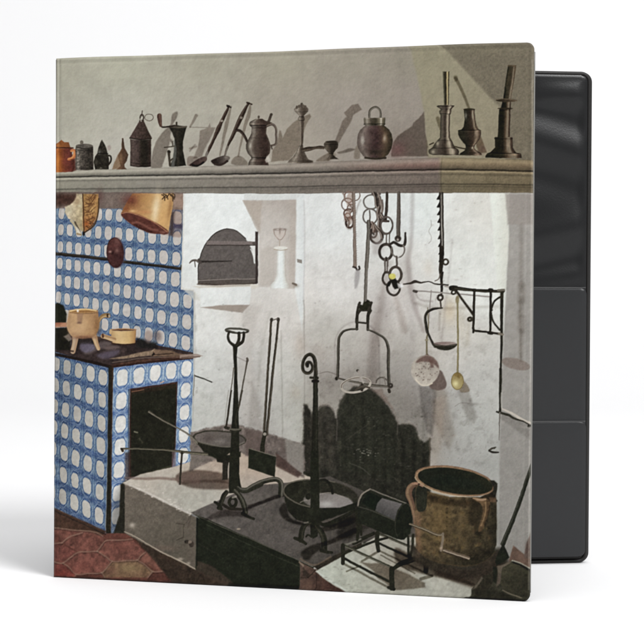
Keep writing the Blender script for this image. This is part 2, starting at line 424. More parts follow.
def paint_shelf_ware():
    global IMG
    before = IMG.copy()
    pew = [(-1, (74, 66, 58)), (-0.62, (128, 119, 108)), (-0.3, (92, 80, 71)), (0.25, (70, 56, 49)), (0.75, (64, 50, 44)), (1, (84, 72, 64))]
    at(50, 100)
    P([(30, 355), (60, 345), (90, 320), (115, 338), (150, 340), (165, 385), (30, 390)], (152, 92, 48), grad=(40, 350, 165, 370, (128, 82, 52)))
    L([(385, 20, 175), (430, 16, 176), (500, 12, 196), (540, 12, 200), (575, 18, 184)], [(-1, (176, 100, 40)), (-0.5, (178, 102, 46)), (-0.1, (140, 78, 44)), (0.2, (122, 66, 48)), (0.7, (110, 58, 50)), (1, (96, 54, 44))], curve=0.6, tex=(0.08, 4))
    S([(35, 382), (185, 387)], 1.2, (84, 46, 34)); G(60, 500, 25, 60, (206, 132, 58), 0.5); G(65, 370, 26, 16, (200, 128, 62), 0.55)
    S([(172, 408), (196, 408), (198, 440), (180, 470), (150, 478)], [2.6, 3, 3.6, 3.6, 2.8], (178, 104, 62), hl=(-0.4, 0.5, (205, 140, 90))); G(120, 500, 30, 30, (120, 60, 58), 0.4)
    P([(165, 480), (205, 470), (210, 565), (185, 573)], (92, 50, 42), soft=1.0, a=0.8)
    L([(372, 208, 346), (400, 204, 348), (560, 206, 348)], [(-1, (84, 76, 68)), (-0.72, (134, 126, 116)), (-0.45, (98, 91, 82)), (0, (80, 73, 66)), (0.6, (62, 57, 50)), (1, (70, 62, 56))], curve=0.7, tex=(0.22, 1.5, 6), bands=((400, 0.8, 0.8), (545, 0.8, 0.8)))
    E(277, 370, 69, 18, (98, 92, 84), tex=(0.12, 2)); E(256, 342, 14, 16, (110, 103, 92)); S([(212, 380), (277, 392), (344, 382)], 0.8, (60, 55, 48))
    P([(420, 320), (436, 345), (455, 385), (466, 430), (476, 480), (472, 558), (360, 560), (350, 500), (362, 455), (382, 428), (390, 385), (404, 345)], (54, 50, 42), sm=False, tex=(0.25, 2.2, 7))
    S([(464, 446), (488, 455), (490, 490), (470, 522)], 1.5, (56, 50, 42)); G(398, 420, 14, 22, (132, 130, 122), 0.6); G(372, 500, 14, 26, (94, 90, 80), 0.6); S([(388, 430), (468, 432)], 0.8, (36, 33, 28)); G(410, 550, 12, 6, (140, 134, 122), 0.6)
    E(478, 385, 18, 24, (150, 130, 124), a=0.5, soft=1.0)
    P([(500, 558), (512, 520), (545, 440), (560, 420), (600, 545)], (132, 108, 84), soft=0.9, a=0.9)
    P([(585, 308), (597, 345), (600, 385), (632, 440), (620, 490), (600, 520), (602, 540), (618, 556), (535, 558), (568, 530), (555, 490), (548, 450), (574, 390), (577, 345)], (112, 84, 62), grad=(550, 450, 635, 450, (74, 56, 46)), tex=(0.1, 2))
    G(568, 470, 16, 36, (150, 122, 92), 0.5); S([(586, 312), (588, 380)], 1.5, (84, 66, 54))
    at(120, 100)
    L([(310, 83, 250), (530, 83, 250)], [(-1, (78, 66, 60)), (-0.75, (94, 80, 74)), (-0.25, (84, 70, 65)), (0.05, (54, 48, 40)), (0.5, (46, 42, 35)), (0.85, (62, 51, 45)), (1, (66, 54, 48))], curve=1.2, tex=(0.10, 1.4, 9), bands=((500, 0.6, 0.75), (525, 0.6, 0.8)))
    P([(158, 166), (192, 166), (214, 215), (254, 300), (250, 312), (170, 318), (80, 306), (84, 296), (128, 215)], (88, 72, 66), grad=(110, 260, 235, 260, (66, 54, 47)), tex=(0.14, 1.2, 10))
    S([(82, 306), (165, 317), (252, 308)], 0.9, (50, 42, 36)); O(178, 140, 14, 24, 1.1, (70, 60, 52)); S([(178, 128), (181, 88)], 0.8, (66, 56, 50)); S([(162, 165), (190, 165)], 1.2, (60, 50, 44)); S([(168, 150), (172, 168)], 1.3, (200, 192, 178), a=0.7)
    O(235, 140, 34, 27, 0.7, (88, 78, 68), a=0.85)
    P([(398, 330), (425, 345), (400, 440), (398, 530), (360, 535), (340, 520), (380, 440)], (196, 190, 176), soft=0.9, a=0.5)
    P([(390, 212), (460, 200), (537, 213), (524, 262), (508, 330), (508, 400), (520, 470), (532, 525), (460, 533), (398, 533), (428, 470), (440, 390), (438, 310), (420, 262)], (54, 51, 43), grad=(430, 400, 520, 400, (44, 42, 34)), tex=(0.12, 2))
    S([(432, 330), (446, 400), (436, 470), (424, 525)], [1.5, 2.8, 3.2, 3.4], (112, 112, 106), a=0.7, soft=1.0); S([(396, 210), (460, 218), (535, 212)], 1.3, (92, 84, 72)); S([(460, 250), (470, 400), (470, 520)], 2, (70, 62, 52), a=0.6, soft=1.0)
    S([(455, 205), (456, 182)], 1.5, (66, 58, 48)); S([(440, 205), (395, 212), (345, 217), (328, 205)], 1.4, (60, 50, 42)); S([(317, 125), (320, 160), (328, 205)], [4.2, 3.8, 2.4], (84, 62, 54), hl=(0.3, 0.4, (108, 84, 72)))
    S([(358, 380), (440, 372)], 1.1, (78, 70, 60)); S([(392, 415), (398, 460), (402, 522)], [3.0, 2.0, 1.8], (72, 64, 54)); S([(420, 335), (425, 365)], 1.1, (84, 76, 66)); E(396, 415, 14, 12, (60, 54, 45)); S([(400, 490), (425, 470)], 1.2, (80, 72, 60))
    at(190, 90)
    S([(310, 140), (290, 180), (258, 245), (230, 310), (195, 390), (160, 465), (135, 520)], [1.5, 2.6, 2.8, 4.0, 2.6, 2.6, 1.5], (62, 49, 42), hl=(-0.5, 0.4, (92, 76, 66))); E(310, 130, 14, 9, (50, 40, 34)); S([(300, 122), (328, 140)], 1.2, (50, 40, 34)); E(256, 246, 12, 9, (150, 140, 128)); S([(138, 500), (126, 545)], 2.4, (120, 112, 104))
    P([(-5, 600), (25, 575), (60, 555), (110, 535), (136, 545), (130, 572), (90, 598), (40, 612), (5, 610)], (66, 50, 46), sm=True, grad=(20, 580, 130, 560, (92, 76, 70))); S([(20, 600), (60, 606), (110, 580)], 1.6, (40, 32, 28))
    S([(475, 105), (450, 140), (412, 215), (372, 300), (330, 395), (300, 455), (280, 522)], [1.5, 2.6, 4.2, 3.4, 2.6, 1.8, 1.2], (60, 48, 40), hl=(-0.5, 0.4, (96, 82, 72))); E(470, 102, 13, 8, (50, 40, 34)); S([(460, 96), (498, 112)], 1.2, (56, 45, 38)); E(413, 220, 12, 10, (132, 122, 110)); S([(300, 450), (284, 520)], 1.4, (120, 112, 102))
    P([(168, 570), (205, 548), (270, 525), (318, 535), (312, 562), (262, 602), (205, 604)], (54, 44, 40), sm=True, grad=(200, 560, 315, 550, (112, 102, 94))); S([(200, 596), (255, 598), (300, 570)], 1.8, (64, 52, 46)); G(290, 540, 14, 12, (150, 142, 132), 0.55)
    S([(372, 320), (405, 325), (438, 365), (462, 412)], [2.4, 2.6, 2.4, 2.2], (52, 42, 36), hl=(-0.4, 0.5, (78, 66, 58)))
    L([(226, 535, 585), (238, 508, 604), (250, 488, 628), (262, 480, 643), (276, 478, 645), (286, 486, 640), (298, 497, 618), (345, 495, 615), (385, 474, 632), (430, 452, 647), (470, 450, 648), (505, 464, 640), (532, 490, 616), (545, 495, 612), (560, 480, 622), (580, 470, 632), (600, 470, 634)], pew, bands=((282, 0.6, 0.6), (268, 0.5, 1.25), (300, 0.6, 0.75), (380, 0.4, 0.85), (540, 0.6, 0.6), (565, 0.6, 1.25)), tex=(0.05, 2))
    E(554, 212, 9, 13, (92, 82, 72)); G(486, 445, 12, 24, (176, 168, 156), 0.75); G(506, 320, 8, 26, (158, 150, 140), 0.6); G(510, 550, 12, 10, (150, 142, 130), 0.5)
    at(260, 90)
    S([(92, 192), (80, 225), (68, 255)], [2.4, 2.2, 2.6], (80, 70, 61)); E(70, 266, 30, 14, (70, 58, 50), soft=0.7)
    S([(60, 285), (100, 272), (128, 300), (132, 360), (130, 425), (85, 445)], [1.8, 2, 1.9, 1.8, 1.7, 1.6], (84, 73, 64), hl=(0.3, 0.5, (112, 100, 90))); P([(40, 555), (70, 520), (88, 560), (70, 578), (50, 578)], (192, 184, 172), a=0.75, soft=0.8); S([(90, 440), (96, 470)], 1.2, (80, 70, 60))
    cnd = [(-1, (104, 95, 84)), (-0.55, (146, 136, 122)), (-0.15, (106, 95, 84)), (0.35, (78, 68, 58)), (0.8, (86, 76, 66)), (1, (102, 93, 82))]
    L([(112, 322, 348), (122, 303, 366), (150, 276, 390), (168, 280, 388), (188, 300, 370), (203, 318, 353), (214, 312, 356), (224, 305, 362), (236, 306, 362), (242, 312, 356), (330, 316, 352), (438, 318, 346), (455, 308, 350), (490, 292, 358), (530, 268, 376), (552, 245, 390), (566, 228, 425), (582, 214, 428)], cnd, bands=((170, 0.5, 0.8), (210, 0.5, 0.6), (240, 0.5, 0.65), (445, 0.5, 0.75), (566, 0.5, 0.8)), tex=(0.06, 2), curve=0.3)
    for q in (0, 1, 2, 3, 4): E(298 + 17 * q, 128 + 6 * abs(q - 2) - 6, 8, 14, (92 + 8 * (q % 2), 82 + 8 * (q % 2), 72 + 6 * (q % 2)), soft=0.5)
    E(336, 108, 9, 9, (80, 70, 60)); G(288, 160, 10, 14, (160, 150, 136), 0.5); G(215, 575, 14, 10, (182, 174, 160), 0.6)
    S([(350, 478), (400, 470), (440, 464), (480, 460), (512, 462)], [3.8, 4.0, 2.4, 3.0, 2.4], (66, 56, 47), hl=(-0.4, 0.4, (96, 84, 72)))
    L([(412, 530, 622), (425, 516, 630), (440, 514, 630), (462, 520, 628), (490, 538, 604), (505, 555, 592), (520, 560, 590), (538, 552, 610), (556, 540, 634)], [(-1, (84, 76, 65)), (-0.5, (92, 82, 70)), (0, (62, 54, 45)), (0.6, (54, 47, 39)), (1, (74, 66, 56))], bands=((436, 0.5, 0.75), (510, 0.5, 0.7)))
    E(572, 414, 44, 8, (52, 46, 38)); G(535, 470, 8, 14, (130, 120, 106), 0.5)
    # round lidded jar
    at(330, 90)
    S([(316, 222), (320, 172), (345, 143), (372, 138), (398, 155), (408, 190), (408, 218)], [1.7] * 7, (78, 72, 62), hl=(-0.3, 0.4, (124, 118, 106)))
    L([(285, 286, 436), (296, 270, 452), (320, 244, 478), (350, 228, 494), (390, 220, 503), (430, 219, 503), (470, 228, 496), (505, 248, 478), (530, 268, 458), (546, 290, 446)], [(-1, (96, 86, 78)), (-0.72, (118, 106, 98)), (-0.3, (86, 68, 64)), (0.1, (72, 54, 52)), (0.45, (86, 68, 58)), (0.7, (84, 70, 54)), (1, (58, 52, 40))], curve=0.4, tex=(0.06, 3))
    G(262, 405, 14, 34, (184, 178, 168), 0.8); G(440, 390, 16, 34, (176, 156, 128), 0.75); G(370, 500, 70, 26, (56, 52, 40), 0.6); G(300, 400, 30, 60, (118, 106, 98), 0.35); G(340, 310, 40, 14, (110, 92, 86), 0.4)
    L([(222, 276, 444), (232, 272, 447), (268, 274, 445), (276, 270, 448), (286, 284, 436)], [(-1, (92, 86, 74)), (-0.72, (146, 138, 122)), (-0.35, (82, 74, 62)), (0.1, (64, 58, 46)), (0.5, (128, 120, 100)), (0.62, (184, 176, 156)), (0.75, (110, 100, 82)), (1, (70, 66, 52))], bands=((272, 0.5, 0.6), (228, 0.4, 1.15), (284, 0.5, 0.7)), curve=0.3)
    E(258, 545, 14, 12, (176, 170, 158), a=0.7, soft=0.7); E(470, 538, 24, 14, (150, 142, 130), a=0.7, soft=0.8); S([(285, 545), (360, 552), (445, 546)], 1.8, (62, 54, 44))
    # candle lamp, urn and the tall candlestick
    brz = [(-1, (62, 58, 47)), (-0.6, (96, 88, 76)), (-0.3, (86, 76, 66)), (0.1, (64, 55, 46)), (0.45, (140, 126, 110)), (0.6, (172, 158, 140)), (0.78, (92, 80, 68)), (1, (58, 50, 42))]
    at(400, 80)
    L([(-64, 342, 400), (-58, 345, 398), (205, 354, 394)], [(-1, (96, 94, 76)), (-0.7, (84, 80, 64)), (-0.35, (52, 48, 37)), (0.05, (70, 62, 46)), (0.3, (176, 160, 118)), (0.5, (188, 172, 128)), (0.7, (74, 64, 46)), (1, (84, 78, 60))])
    L([(204, 330, 412), (210, 296, 440), (220, 302, 434), (232, 322, 420), (244, 330, 412), (250, 318, 416), (270, 318, 412), (280, 324, 406)], brz, bands=((212, 0.5, 0.65), (236, 0.4, 0.8), (262, 0.4, 1.2), (278, 0.5, 0.6)))
    L([(280, 326, 402), (470, 322, 402)], brz)
    L([(468, 320, 404), (484, 304, 414), (500, 290, 424), (520, 275, 432), (545, 262, 442), (560, 236, 468), (575, 230, 474), (596, 236, 470), (604, 262, 476)], brz, bands=((488, 0.5, 0.75), (548, 0.5, 0.7), (600, 0.5, 0.7)), curve=0.3)
    G(303, 512, 12, 18, (176, 164, 146), 0.6); G(396, 512, 12, 18, (176, 164, 146), 0.6); G(264, 580, 16, 18, (170, 160, 142), 0.65); G(418, 578, 18, 18, (170, 156, 136), 0.65)
    S([(430, 535), (470, 545), (525, 555)], 1.2, (70, 62, 48)); S([(240, 520), (270, 508)], 1.2, (74, 66, 52)); S([(225, 548), (225, 600)], 1.2, (150, 142, 120), a=0.5)
    urn = [(-1, (44, 42, 32)), (-0.5, (50, 47, 37)), (0, (60, 50, 40)), (0.4, (76, 62, 50)), (0.68, (134, 116, 98)), (0.85, (90, 72, 60)), (1, (60, 50, 42))]
    L([(236, 515, 604), (250, 518, 602), (320, 522, 606), (380, 512, 616), (400, 495, 632), (408, 468, 652), (440, 468, 652), (470, 482, 646), (500, 505, 628), (525, 528, 604), (545, 532, 598), (565, 524, 612), (580, 500, 636), (592, 480, 656), (606, 478, 660)], urn, bands=((405, 0.5, 0.7), (415, 0.5, 1.2), (530, 0.5, 0.7), (586, 0.5, 0.8), (242, 0.5, 0.6)), curve=0.3)
    E(560, 238, 44, 8, (62, 56, 42)); G(532, 290, 8, 26, (150, 146, 132), 0.7); G(586, 290, 6, 40, (172, 160, 142), 0.6); G(612, 430, 12, 20, (160, 142, 122), 0.6); G(582, 548, 6, 10, (190, 180, 158), 0.7); G(610, 600, 14, 8, (150, 130, 110), 0.6)
    at(460, 80)
    P([(388, -116), (450, -114), (455, -100), (428, 60), (412, 165), (348, 165), (362, 60)], (48, 46, 34), grad=(375, 20, 440, 30, (100, 84, 66)))
    S([(436, -100), (416, 60), (400, 160)], [1.2, 1.6, 1.8], (142, 120, 98), a=0.7, soft=0.7); S([(368, 60), (355, 160)], 1.6, (38, 38, 28), a=0.8); S([(390, -113), (450, -112)], 1.2, (96, 84, 66)); S([(405, -110), (378, 60)], 2.0, (80, 70, 52), a=0.5, soft=0.8)
    tl = [(-1, (44, 42, 32)), (-0.55, (38, 38, 28)), (-0.1, (46, 42, 32)), (0.2, (84, 70, 54)), (0.5, (126, 106, 86)), (0.62, (140, 122, 100)), (0.8, (78, 62, 50)), (1, (56, 46, 38))]
    L([(165, 345, 410), (225, 330, 412), (240, 316, 408), (465, 306, 402)], tl, bands=((240, 1, 0.75),))
    E(376, 166, 86, 13, (58, 50, 38), grad=(320, 160, 440, 170, (84, 70, 54))); S([(292, 158), (376, 154), (462, 170)], 0.9, (110, 96, 76), a=0.8); E(366, 230, 62, 7, (60, 52, 40))
    L([(458, 288, 420), (466, 278, 426), (480, 284, 424), (545, 282, 428), (565, 262, 440), (582, 244, 454), (590, 222, 494), (612, 205, 498), (626, 205, 498)], tl, bands=((472, 0.5, 0.7), (586, 0.5, 0.7), (598, 0.5, 1.3)), curve=0.3)
    G(385, 520, 9, 34, (168, 152, 130), 0.6); G(420, 606, 26, 10, (130, 108, 88), 0.5)
    ch = np.abs(IMG - before).sum(2) > 0.004          # the pewter and bronze stand darker than the plaster
    k = 0.98 + 0.0 * np.clip((before.mean(2) - 0.2) * 0, 0, 1)
    IMG = np.where(ch[..., None], before + (IMG * k[..., None] - before) * np.clip(np.abs(IMG - before).sum(2) / 0.25, 0, 1)[..., None], IMG)

def paint_tile_wall():
    at()
    P([(46, 192), (186, 192), (186, 300), (196, 300), (196, 372), (46, 372)], (112, 100, 94), tex=(0.06, 5))
    src = [(0, 1), (0, 3), (0, 5), (6, 3), (7, 1), (11, 1), (11, 3), (12, 5), (12, 6), (6, 0), (12, 4), (7, 5), (4, 2), (9, 2), (3, 4)]
    dst = [(60.8, 229.5), (59.5, 261.5), (58.5, 297.5), (117, 272), (129.5, 234), (177, 239), (174.5, 279), (187, 321.3), (186.3, 342), (119, 215), (187, 300.5), (126.5, 309.5), (97, 250), (152, 254.3), (86, 285)]
    tiles([(46, 206), (130, 208), (186, 209), (182, 289), (193.6, 291), (193.6, 372), (46, 372)], src, dst, (188, 182, 176), (100, 122, 146), (32, 58, 110), (148, 160, 168))
    P([(52, 193), (186, 193), (186, 209), (52, 208)], (112, 99, 92), soft=1.2, grad=(60, 200, 180, 200, (128, 114, 104)), tex=(0.08, 4))
    at(50, 180)
    P([(30, 108), (215, 112), (200, 190), (150, 215), (100, 200), (30, 215)], (82, 58, 50), soft=3, tex=(0.1, 4)); G(400, 130, 30, 60, (96, 70, 66), 0.6)
    at(120, 180)
    P([(425, 108), (522, 108), (515, 220), (425, 215)], (146, 124, 110), soft=1.2, tex=(0.06, 4))
    P([(400, 215), (515, 222), (498, 450), (470, 460), (330, 430)], (128, 98, 84), soft=1.2, a=0.42, sm=False)
    P([(405, 250), (440, 250), (425, 450), (395, 440)], (64, 48, 44), soft=2.2, a=0.7)
    P([(430, 350), (500, 352), (498, 388), (425, 385)], (70, 60, 84), soft=1.4, a=0.6)
    # hanging skimmer with scratched bowl
    at(50, 180)
    P([(120, 215), (165, 195), (205, 150), (215, 112), (275, 112), (272, 418), (235, 395), (195, 335), (150, 305), (118, 262)], (192, 178, 152), soft=0.9, grad=(130, 230, 270, 260, (176, 158, 122)), tex=(0.14, 3, 12), rough=0.5)
    G(150, 240, 26, 40, (188, 180, 150), 0.6); G(235, 205, 18, 12, (214, 206, 170), 0.7); G(215, 170, 24, 40, (150, 120, 90), 0.45)
    P([(262, 112), (388, 112), (392, 190), (384, 260), (366, 320), (335, 375), (300, 405), (274, 418), (262, 380)], (162, 126, 78), soft=0.7, grad=(300, 130, 330, 400, (156, 108, 66)), tex=(0.14, 2.5, 13))
    G(330, 240, 40, 40, (194, 160, 104), 0.6); G(292, 350, 22, 26, (170, 84, 40), 0.55); G(345, 140, 40, 26, (130, 88, 56), 0.5)
    rr = np.random.default_rng(4)
    for k in range(15):
        y = 130 + 18 * k; x = rr.uniform(270, 300); S([(x, y + rr.uniform(-12, 12)), (x + 30, y + rr.uniform(-24, 14)), (x + rr.uniform(50, 66), y - 26 + rr.uniform(-14, 14)), (x + rr.uniform(70, 82) - 0.4 * max(0, y - 260), y - 40 + rr.uniform(-14, 14))], rr.uniform(0.5, 1.2), (92, 58, 38), a=rr.uniform(0.4, 0.75), soft=0.5); S([(x + 26, y), (x + 34 + rr.uniform(-6, 14), y + rr.uniform(18, 40))], 0.7, (100, 64, 40), a=0.5)
    S([(262, 112), (268, 260), (272, 416)], 1.0, (84, 60, 44)); S([(392, 150), (384, 270), (350, 365), (280, 420)], 1.2, (84, 64, 46))
    S([(170, 325), (205, 375), (222, 430)], 2.8, (178, 166, 138)); S([(200, 340), (225, 390), (245, 430)], 2.0, (98, 88, 72)); P([(205, 370), (230, 395), (255, 435), (215, 432)], (206, 196, 176), soft=0.8); E(270, 430, 9, 18, (46, 40, 34)); S([(215, 430), (250, 440)], 1.6, (150, 130, 100))
    # copper bucket
    at(120, 180)
    P([(98, 106), (436, 106), (424, 200), (408, 290), (388, 418), (330, 385), (250, 340), (150, 290), (60, 262), (8, 266), (30, 215), (70, 150)], (150, 105, 66), soft=0.7, grad=(60, 180, 270, 240, (196, 156, 104)), tex=(0.04, 3))
    G(288, 230, 30, 120, (232, 214, 178), 0.75, 8); G(350, 300, 34, 90, (206, 160, 104), 0.6, 8); G(402, 220, 18, 100, (140, 100, 62), 0.6, 8); G(90, 160, 70, 46, (100, 50, 44), 0.7); G(190, 160, 50, 30, (178, 138, 84), 0.5); G(100, 248, 30, 12, (226, 182, 128), 0.7); G(200, 255, 60, 16, (190, 130, 86), 0.5); G(50, 230, 24, 24, (130, 74, 48), 0.6)
    P([(8, 268), (30, 256), (90, 262), (170, 284), (270, 330), (345, 372), (388, 412), (376, 432), (330, 432), (250, 425), (180, 402), (110, 368), (50, 325), (14, 292)], (98, 58, 50), soft=0.7, sm=True, tex=(0.07, 3))
    S([(100, 345), (140, 340), (200, 365), (250, 392), (300, 400)], 2.0, (132, 88, 76), a=0.7, soft=0.8); S([(120, 360), (180, 392), (250, 412)], 1.6, (70, 40, 36), a=0.8, soft=0.8); S([(10, 268), (60, 260), (150, 282), (270, 335), (380, 415)], 1.0, (170, 122, 90), a=0.8); G(345, 415, 24, 10, (150, 108, 92), 0.6)
    for (a, b) in (((336, 115), (360, 160)), ((350, 110), (385, 150)), ((370, 140), (395, 110)), ((395, 108), (436, 150)), ((340, 150), (372, 120)), ((425, 108), (440, 138)), ((405, 120), (425, 165))):
        S([a, ((a[0] + b[0]) / 2 + 8, (a[1] + b[1]) / 2 - 8), b], 1.1, (62, 48, 36), a=0.85)
    # rod and copper boss
    at()
    S([(50, 252.6), (90, 257), (130, 262), (182, 268.2)], [2.8, 2.8, 2.6, 2.4], (48, 44, 38), hl=(0.5, 0.5, (70, 62, 54))); S([(181, 265), (182, 271)], 1.2, (58, 54, 46))
    E(116, 252.6, 9.2, 15.6, (70, 62, 78), rot=-3, a=0.6, soft=1.0); E(115, 252.3, 8.6, 15.3, (96, 60, 56), rot=-3, grad=(108, 245, 124, 258, (72, 44, 44)), tex=(0.06, 3)); G(117, 250.6, 2.2, 2.6, (138, 104, 96), 0.7); G(110, 251.4, 1.6, 1.0, (176, 144, 132), 0.75); G(113, 252.4, 1.6, 2.2, (58, 34, 33), 0.8); G(118, 257, 3, 5, (66, 40, 40), 0.5); O(115, 252.3, 8.3, 15, 1.0, (66, 42, 42), rot=-3, a=0.7); G(117, 241, 3, 4, (128, 92, 86), 0.5)

def paint_stove():
    at()
    # iron top
    P([(50, 338), (70, 334), (130, 338), (165, 346), (193.5, 352), (193.5, 358.5), (111.5, 366.5), (50, 352)], (66, 54, 52), tex=(0.10, 4))
    at(50, 300)
    P([(300, 380), (420, 330), (500, 345), (430, 385), (380, 400), (330, 430), (280, 430)], (120, 108, 106), a=0.6, soft=2, sm=True); P([(250, 340), (330, 335), (360, 390), (300, 420), (250, 400)], (112, 106, 124), a=0.75, soft=1.6, sm=True); P([(380, 440), (470, 410), (560, 400), (520, 450), (430, 470)], (108, 100, 118), a=0.6, soft=2, sm=True); P([(430, 380), (520, 360), (560, 380), (470, 400)], (128, 112, 108), a=0.6, soft=1.6, sm=True); G(150, 350, 26, 16, (128, 124, 132), 0.6)
    at(120, 300)
    P([(135, 300), (300, 340), (290, 385), (130, 380)], (44, 42, 40), soft=2.5); E(228, 290, 34, 50, (140, 118, 108), a=0.55, soft=2); E(300, 285, 36, 40, (96, 80, 78), a=0.6, soft=3)
    P([(-80, 470), (60, 440), (262, 396), (280, 385), (290, 408), (260, 440), (130, 455), (0, 470)], (138, 118, 98), soft=0.9, tex=(0.16, 2.2, 14)); P([(280, 390), (420, 402), (470, 425), (570, 440), (540, 452), (250, 448)], (118, 96, 78), soft=0.9, tex=(0.12, 3)); P([(258, 438), (275, 415), (285, 432), (262, 445)], (34, 28, 24)); S([(270, 436), (360, 430), (430, 425)], 0.9, (60, 44, 36), a=0.8)
    P([(-75, 515), (120, 480), (400, 450), (575, 440), (578, 462), (380, 480), (120, 506), (-60, 528)], (84, 60, 50), soft=0.9, tex=(0.12, 3)); S([(-60, 500), (200, 462), (560, 452)], 0.8, (140, 118, 100), a=0.6)
    at()
    # tiled flanks
    src = [(0, 0), (1, 0), (2, 0), (3, 0), (0, 1), (3, 1), (0, 2), (3, 2), (0, 3), (3, 3), (0, 4), (3, 4), (0, 5), (3, 5), (0, 6), (3, 6), (2, 5), (1, 4)]
    dst = [(67.2, 367), (79, 370), (90.5, 373), (102.5, 376.5), (67, 387.5), (102.5, 399.7), (65.5, 409.5), (101.8, 422.5), (64.4, 431), (101, 445.5), (64.2, 452.4), (100.4, 468.8), (63.4, 474), (99.5, 491.5), (62.4, 496), (98.8, 514.8), (87, 486), (75.5, 458)]
    tiles([(46, 349), (109, 365.5), (108, 440), (105, 534), (46, 506)], src, dst, (180, 176, 168), (92, 113, 140), (26, 51, 102), (142, 155, 168), oh=0.35, ow=0.33)
    M([(46, 349), (80, 358), (70, 510), (46, 505)], (0.92, 0.92, 0.92), 14, sm=False)
    src = [(0, 0), (1, 0), (2, 0), (3, 0), (4, 0), (0, 3), (0, 6), (4, 3), (4, 1), (4, 2), (0, 2), (0, 5)]
    dst = [(122, 377), (139.4, 375), (155.5, 372.5), (170.6, 370), (186.4, 368.3), (120.5, 446.7), (117.2, 515.5), (183.7, 433.4), (186.5, 390.5), (185.2, 411.6), (121.2, 423.5), (118, 492.5)]
    tiles([(111, 366), (194.4, 357), (192, 470), (170, 478), (126, 486), (122, 534), (106, 534)], src, dst, (212, 210, 204), (128, 148, 174), (34, 68, 130), (184, 196, 206), oh=0.36, ow=0.33)
    P([(113, 500), (131, 470), (131, 540), (106, 540)], (60, 58, 56), soft=6, a=0.45)
    S([(50, 352.6), (80, 359), (111.5, 366.4)], 2.6, (46, 36, 31)); S([(111.5, 366.4), (150, 361.6), (193.5, 357.4)], 1.7, (62, 42, 36))
    P([(108.8, 365.5), (113.6, 366), (112.2, 440), (110.6, 534), (105.6, 533), (107.4, 470)], (44, 42, 32), soft=0.7, grad=(109, 440, 113, 440, (62, 46, 36))); S([(113.2, 367), (111, 470), (110.4, 530)], 0.7, (96, 74, 56), a=0.6)
    # oven mouth
    P([(130, 388.2), (177.8, 381.2), (175.6, 448), (172.4, 467), (129, 478)], (70, 48, 42), soft=0.8); P([(131.5, 390.5), (176.3, 383.5), (174.8, 448), (171.5, 466), (130.4, 477)], (45, 45, 34), soft=0.9, tex=(0.07, 4))
    P([(131, 391), (176, 384.3), (176, 387.3), (131, 394)], (58, 47, 36), a=0.8, soft=0.8); S([(132, 391.2), (144, 389)], 0.9, (142, 98, 78), a=0.8); S([(161, 382), (164, 380.6)], 1.2, (206, 168, 140), a=0.8); S([(129, 389), (128.6, 440), (128.3, 478)], 1.0, (56, 62, 70), a=0.8); P([(172.2, 450), (176, 448), (176, 466), (172, 467)], (110, 92, 96), a=0.7, soft=0.7); P([(139, 475), (171.5, 464.5), (171.5, 467), (150, 472)], (66, 66, 50), soft=1.0)
    S([(134.5, 431), (137.5, 432)], 1.4, (112, 110, 92), soft=0.6); S([(139.5, 438), (142.5, 442)], 1.2, (70, 68, 54), soft=0.8)
    P([(125, 452), (131, 452), (131, 480), (125, 482)], (70, 52, 46), a=0.65, soft=1.5); P([(120.5, 484), (126.6, 480), (126, 534), (113, 534), (119, 515)], (46, 44, 34), soft=1.0, a=0.95)
    # tripod pot, pan and the things at the edge
    at(50, 300)
    P([(20, 40), (60, 18), (110, 40), (135, 110), (130, 180), (20, 185)], (42, 44, 33), sm=False, soft=0.9); P([(20, 220), (150, 215), (165, 330), (160, 400), (20, 395)], (40, 38, 30), soft=1.2); P([(30, 178), (135, 176), (138, 212), (30, 216)], (146, 84, 60), soft=0.8, grad=(40, 180, 60, 215, (176, 128, 100))); P([(110, 290), (150, 270), (180, 310), (150, 330)], (150, 138, 128), a=0.7, soft=1.0)
    P([(200, 300), (340, 300), (395, 330), (380, 350), (240, 350), (220, 400), (160, 390)], (44, 38, 36), a=0.75, soft=1.8)
    S([(205, 290), (200, 340), (185, 408)], [6.5, 5.2, 5.2], (166, 136, 108), hl=(-0.3, 0.5, (184, 160, 134))); S([(355, 290), (372, 340), (392, 388)], [6, 4.6, 3.6], (174, 140, 104), hl=(-0.3, 0.5, (196, 168, 132))); S([(162, 405), (185, 408)], 2, (62, 48, 42), a=0.8)
    S([(388, 170), (412, 135), (440, 120), (468, 122)], [3.0, 3.6, 4.4, 4.6], (140, 112, 76), hl=(-0.4, 0.4, (180, 150, 106))); E(462, 122, 8, 16, (70, 52, 36)); E(475, 124, 7, 8, (170, 160, 150))
    P([(150, 92), (170, 76), (365, 76), (386, 100), (392, 150), (396, 200), (384, 250), (355, 288), (300, 304), (230, 304), (172, 284), (142, 240), (134, 190), (142, 140)], (188, 152, 112), sm=True, soft=0.7, grad=(150, 200, 390, 200, (164, 126, 88)), tex=(0.05, 3))
    G(260, 190, 70, 70, (206, 172, 130), 0.55); G(150, 190, 16, 70, (160, 128, 100), 0.6); G(280, 292, 80, 14, (128, 88, 68), 0.5); G(195, 270, 40, 14, (150, 116, 92), 0.4); G(380, 200, 26, 80, (128, 94, 62), 0.65); G(330, 150, 26, 60, (166, 130, 92), 0.4); G(230, 240, 50, 30, (196, 160, 124), 0.4); G(270, 300, 90, 12, (104, 70, 56), 0.55); G(160, 130, 14, 30, (150, 118, 88), 0.5)
    E(265, 86, 108, 16, (196, 158, 104), soft=0.6); E(268, 90, 96, 9, (148, 108, 66), soft=0.7); S([(160, 84), (265, 70), (370, 82)], 1.0, (222, 190, 140)); E(222, 84, 9, 10, (240, 232, 220), soft=0.7, a=0.9); S([(160, 98), (265, 106), (382, 100)], 0.9, (128, 96, 66), a=0.8)
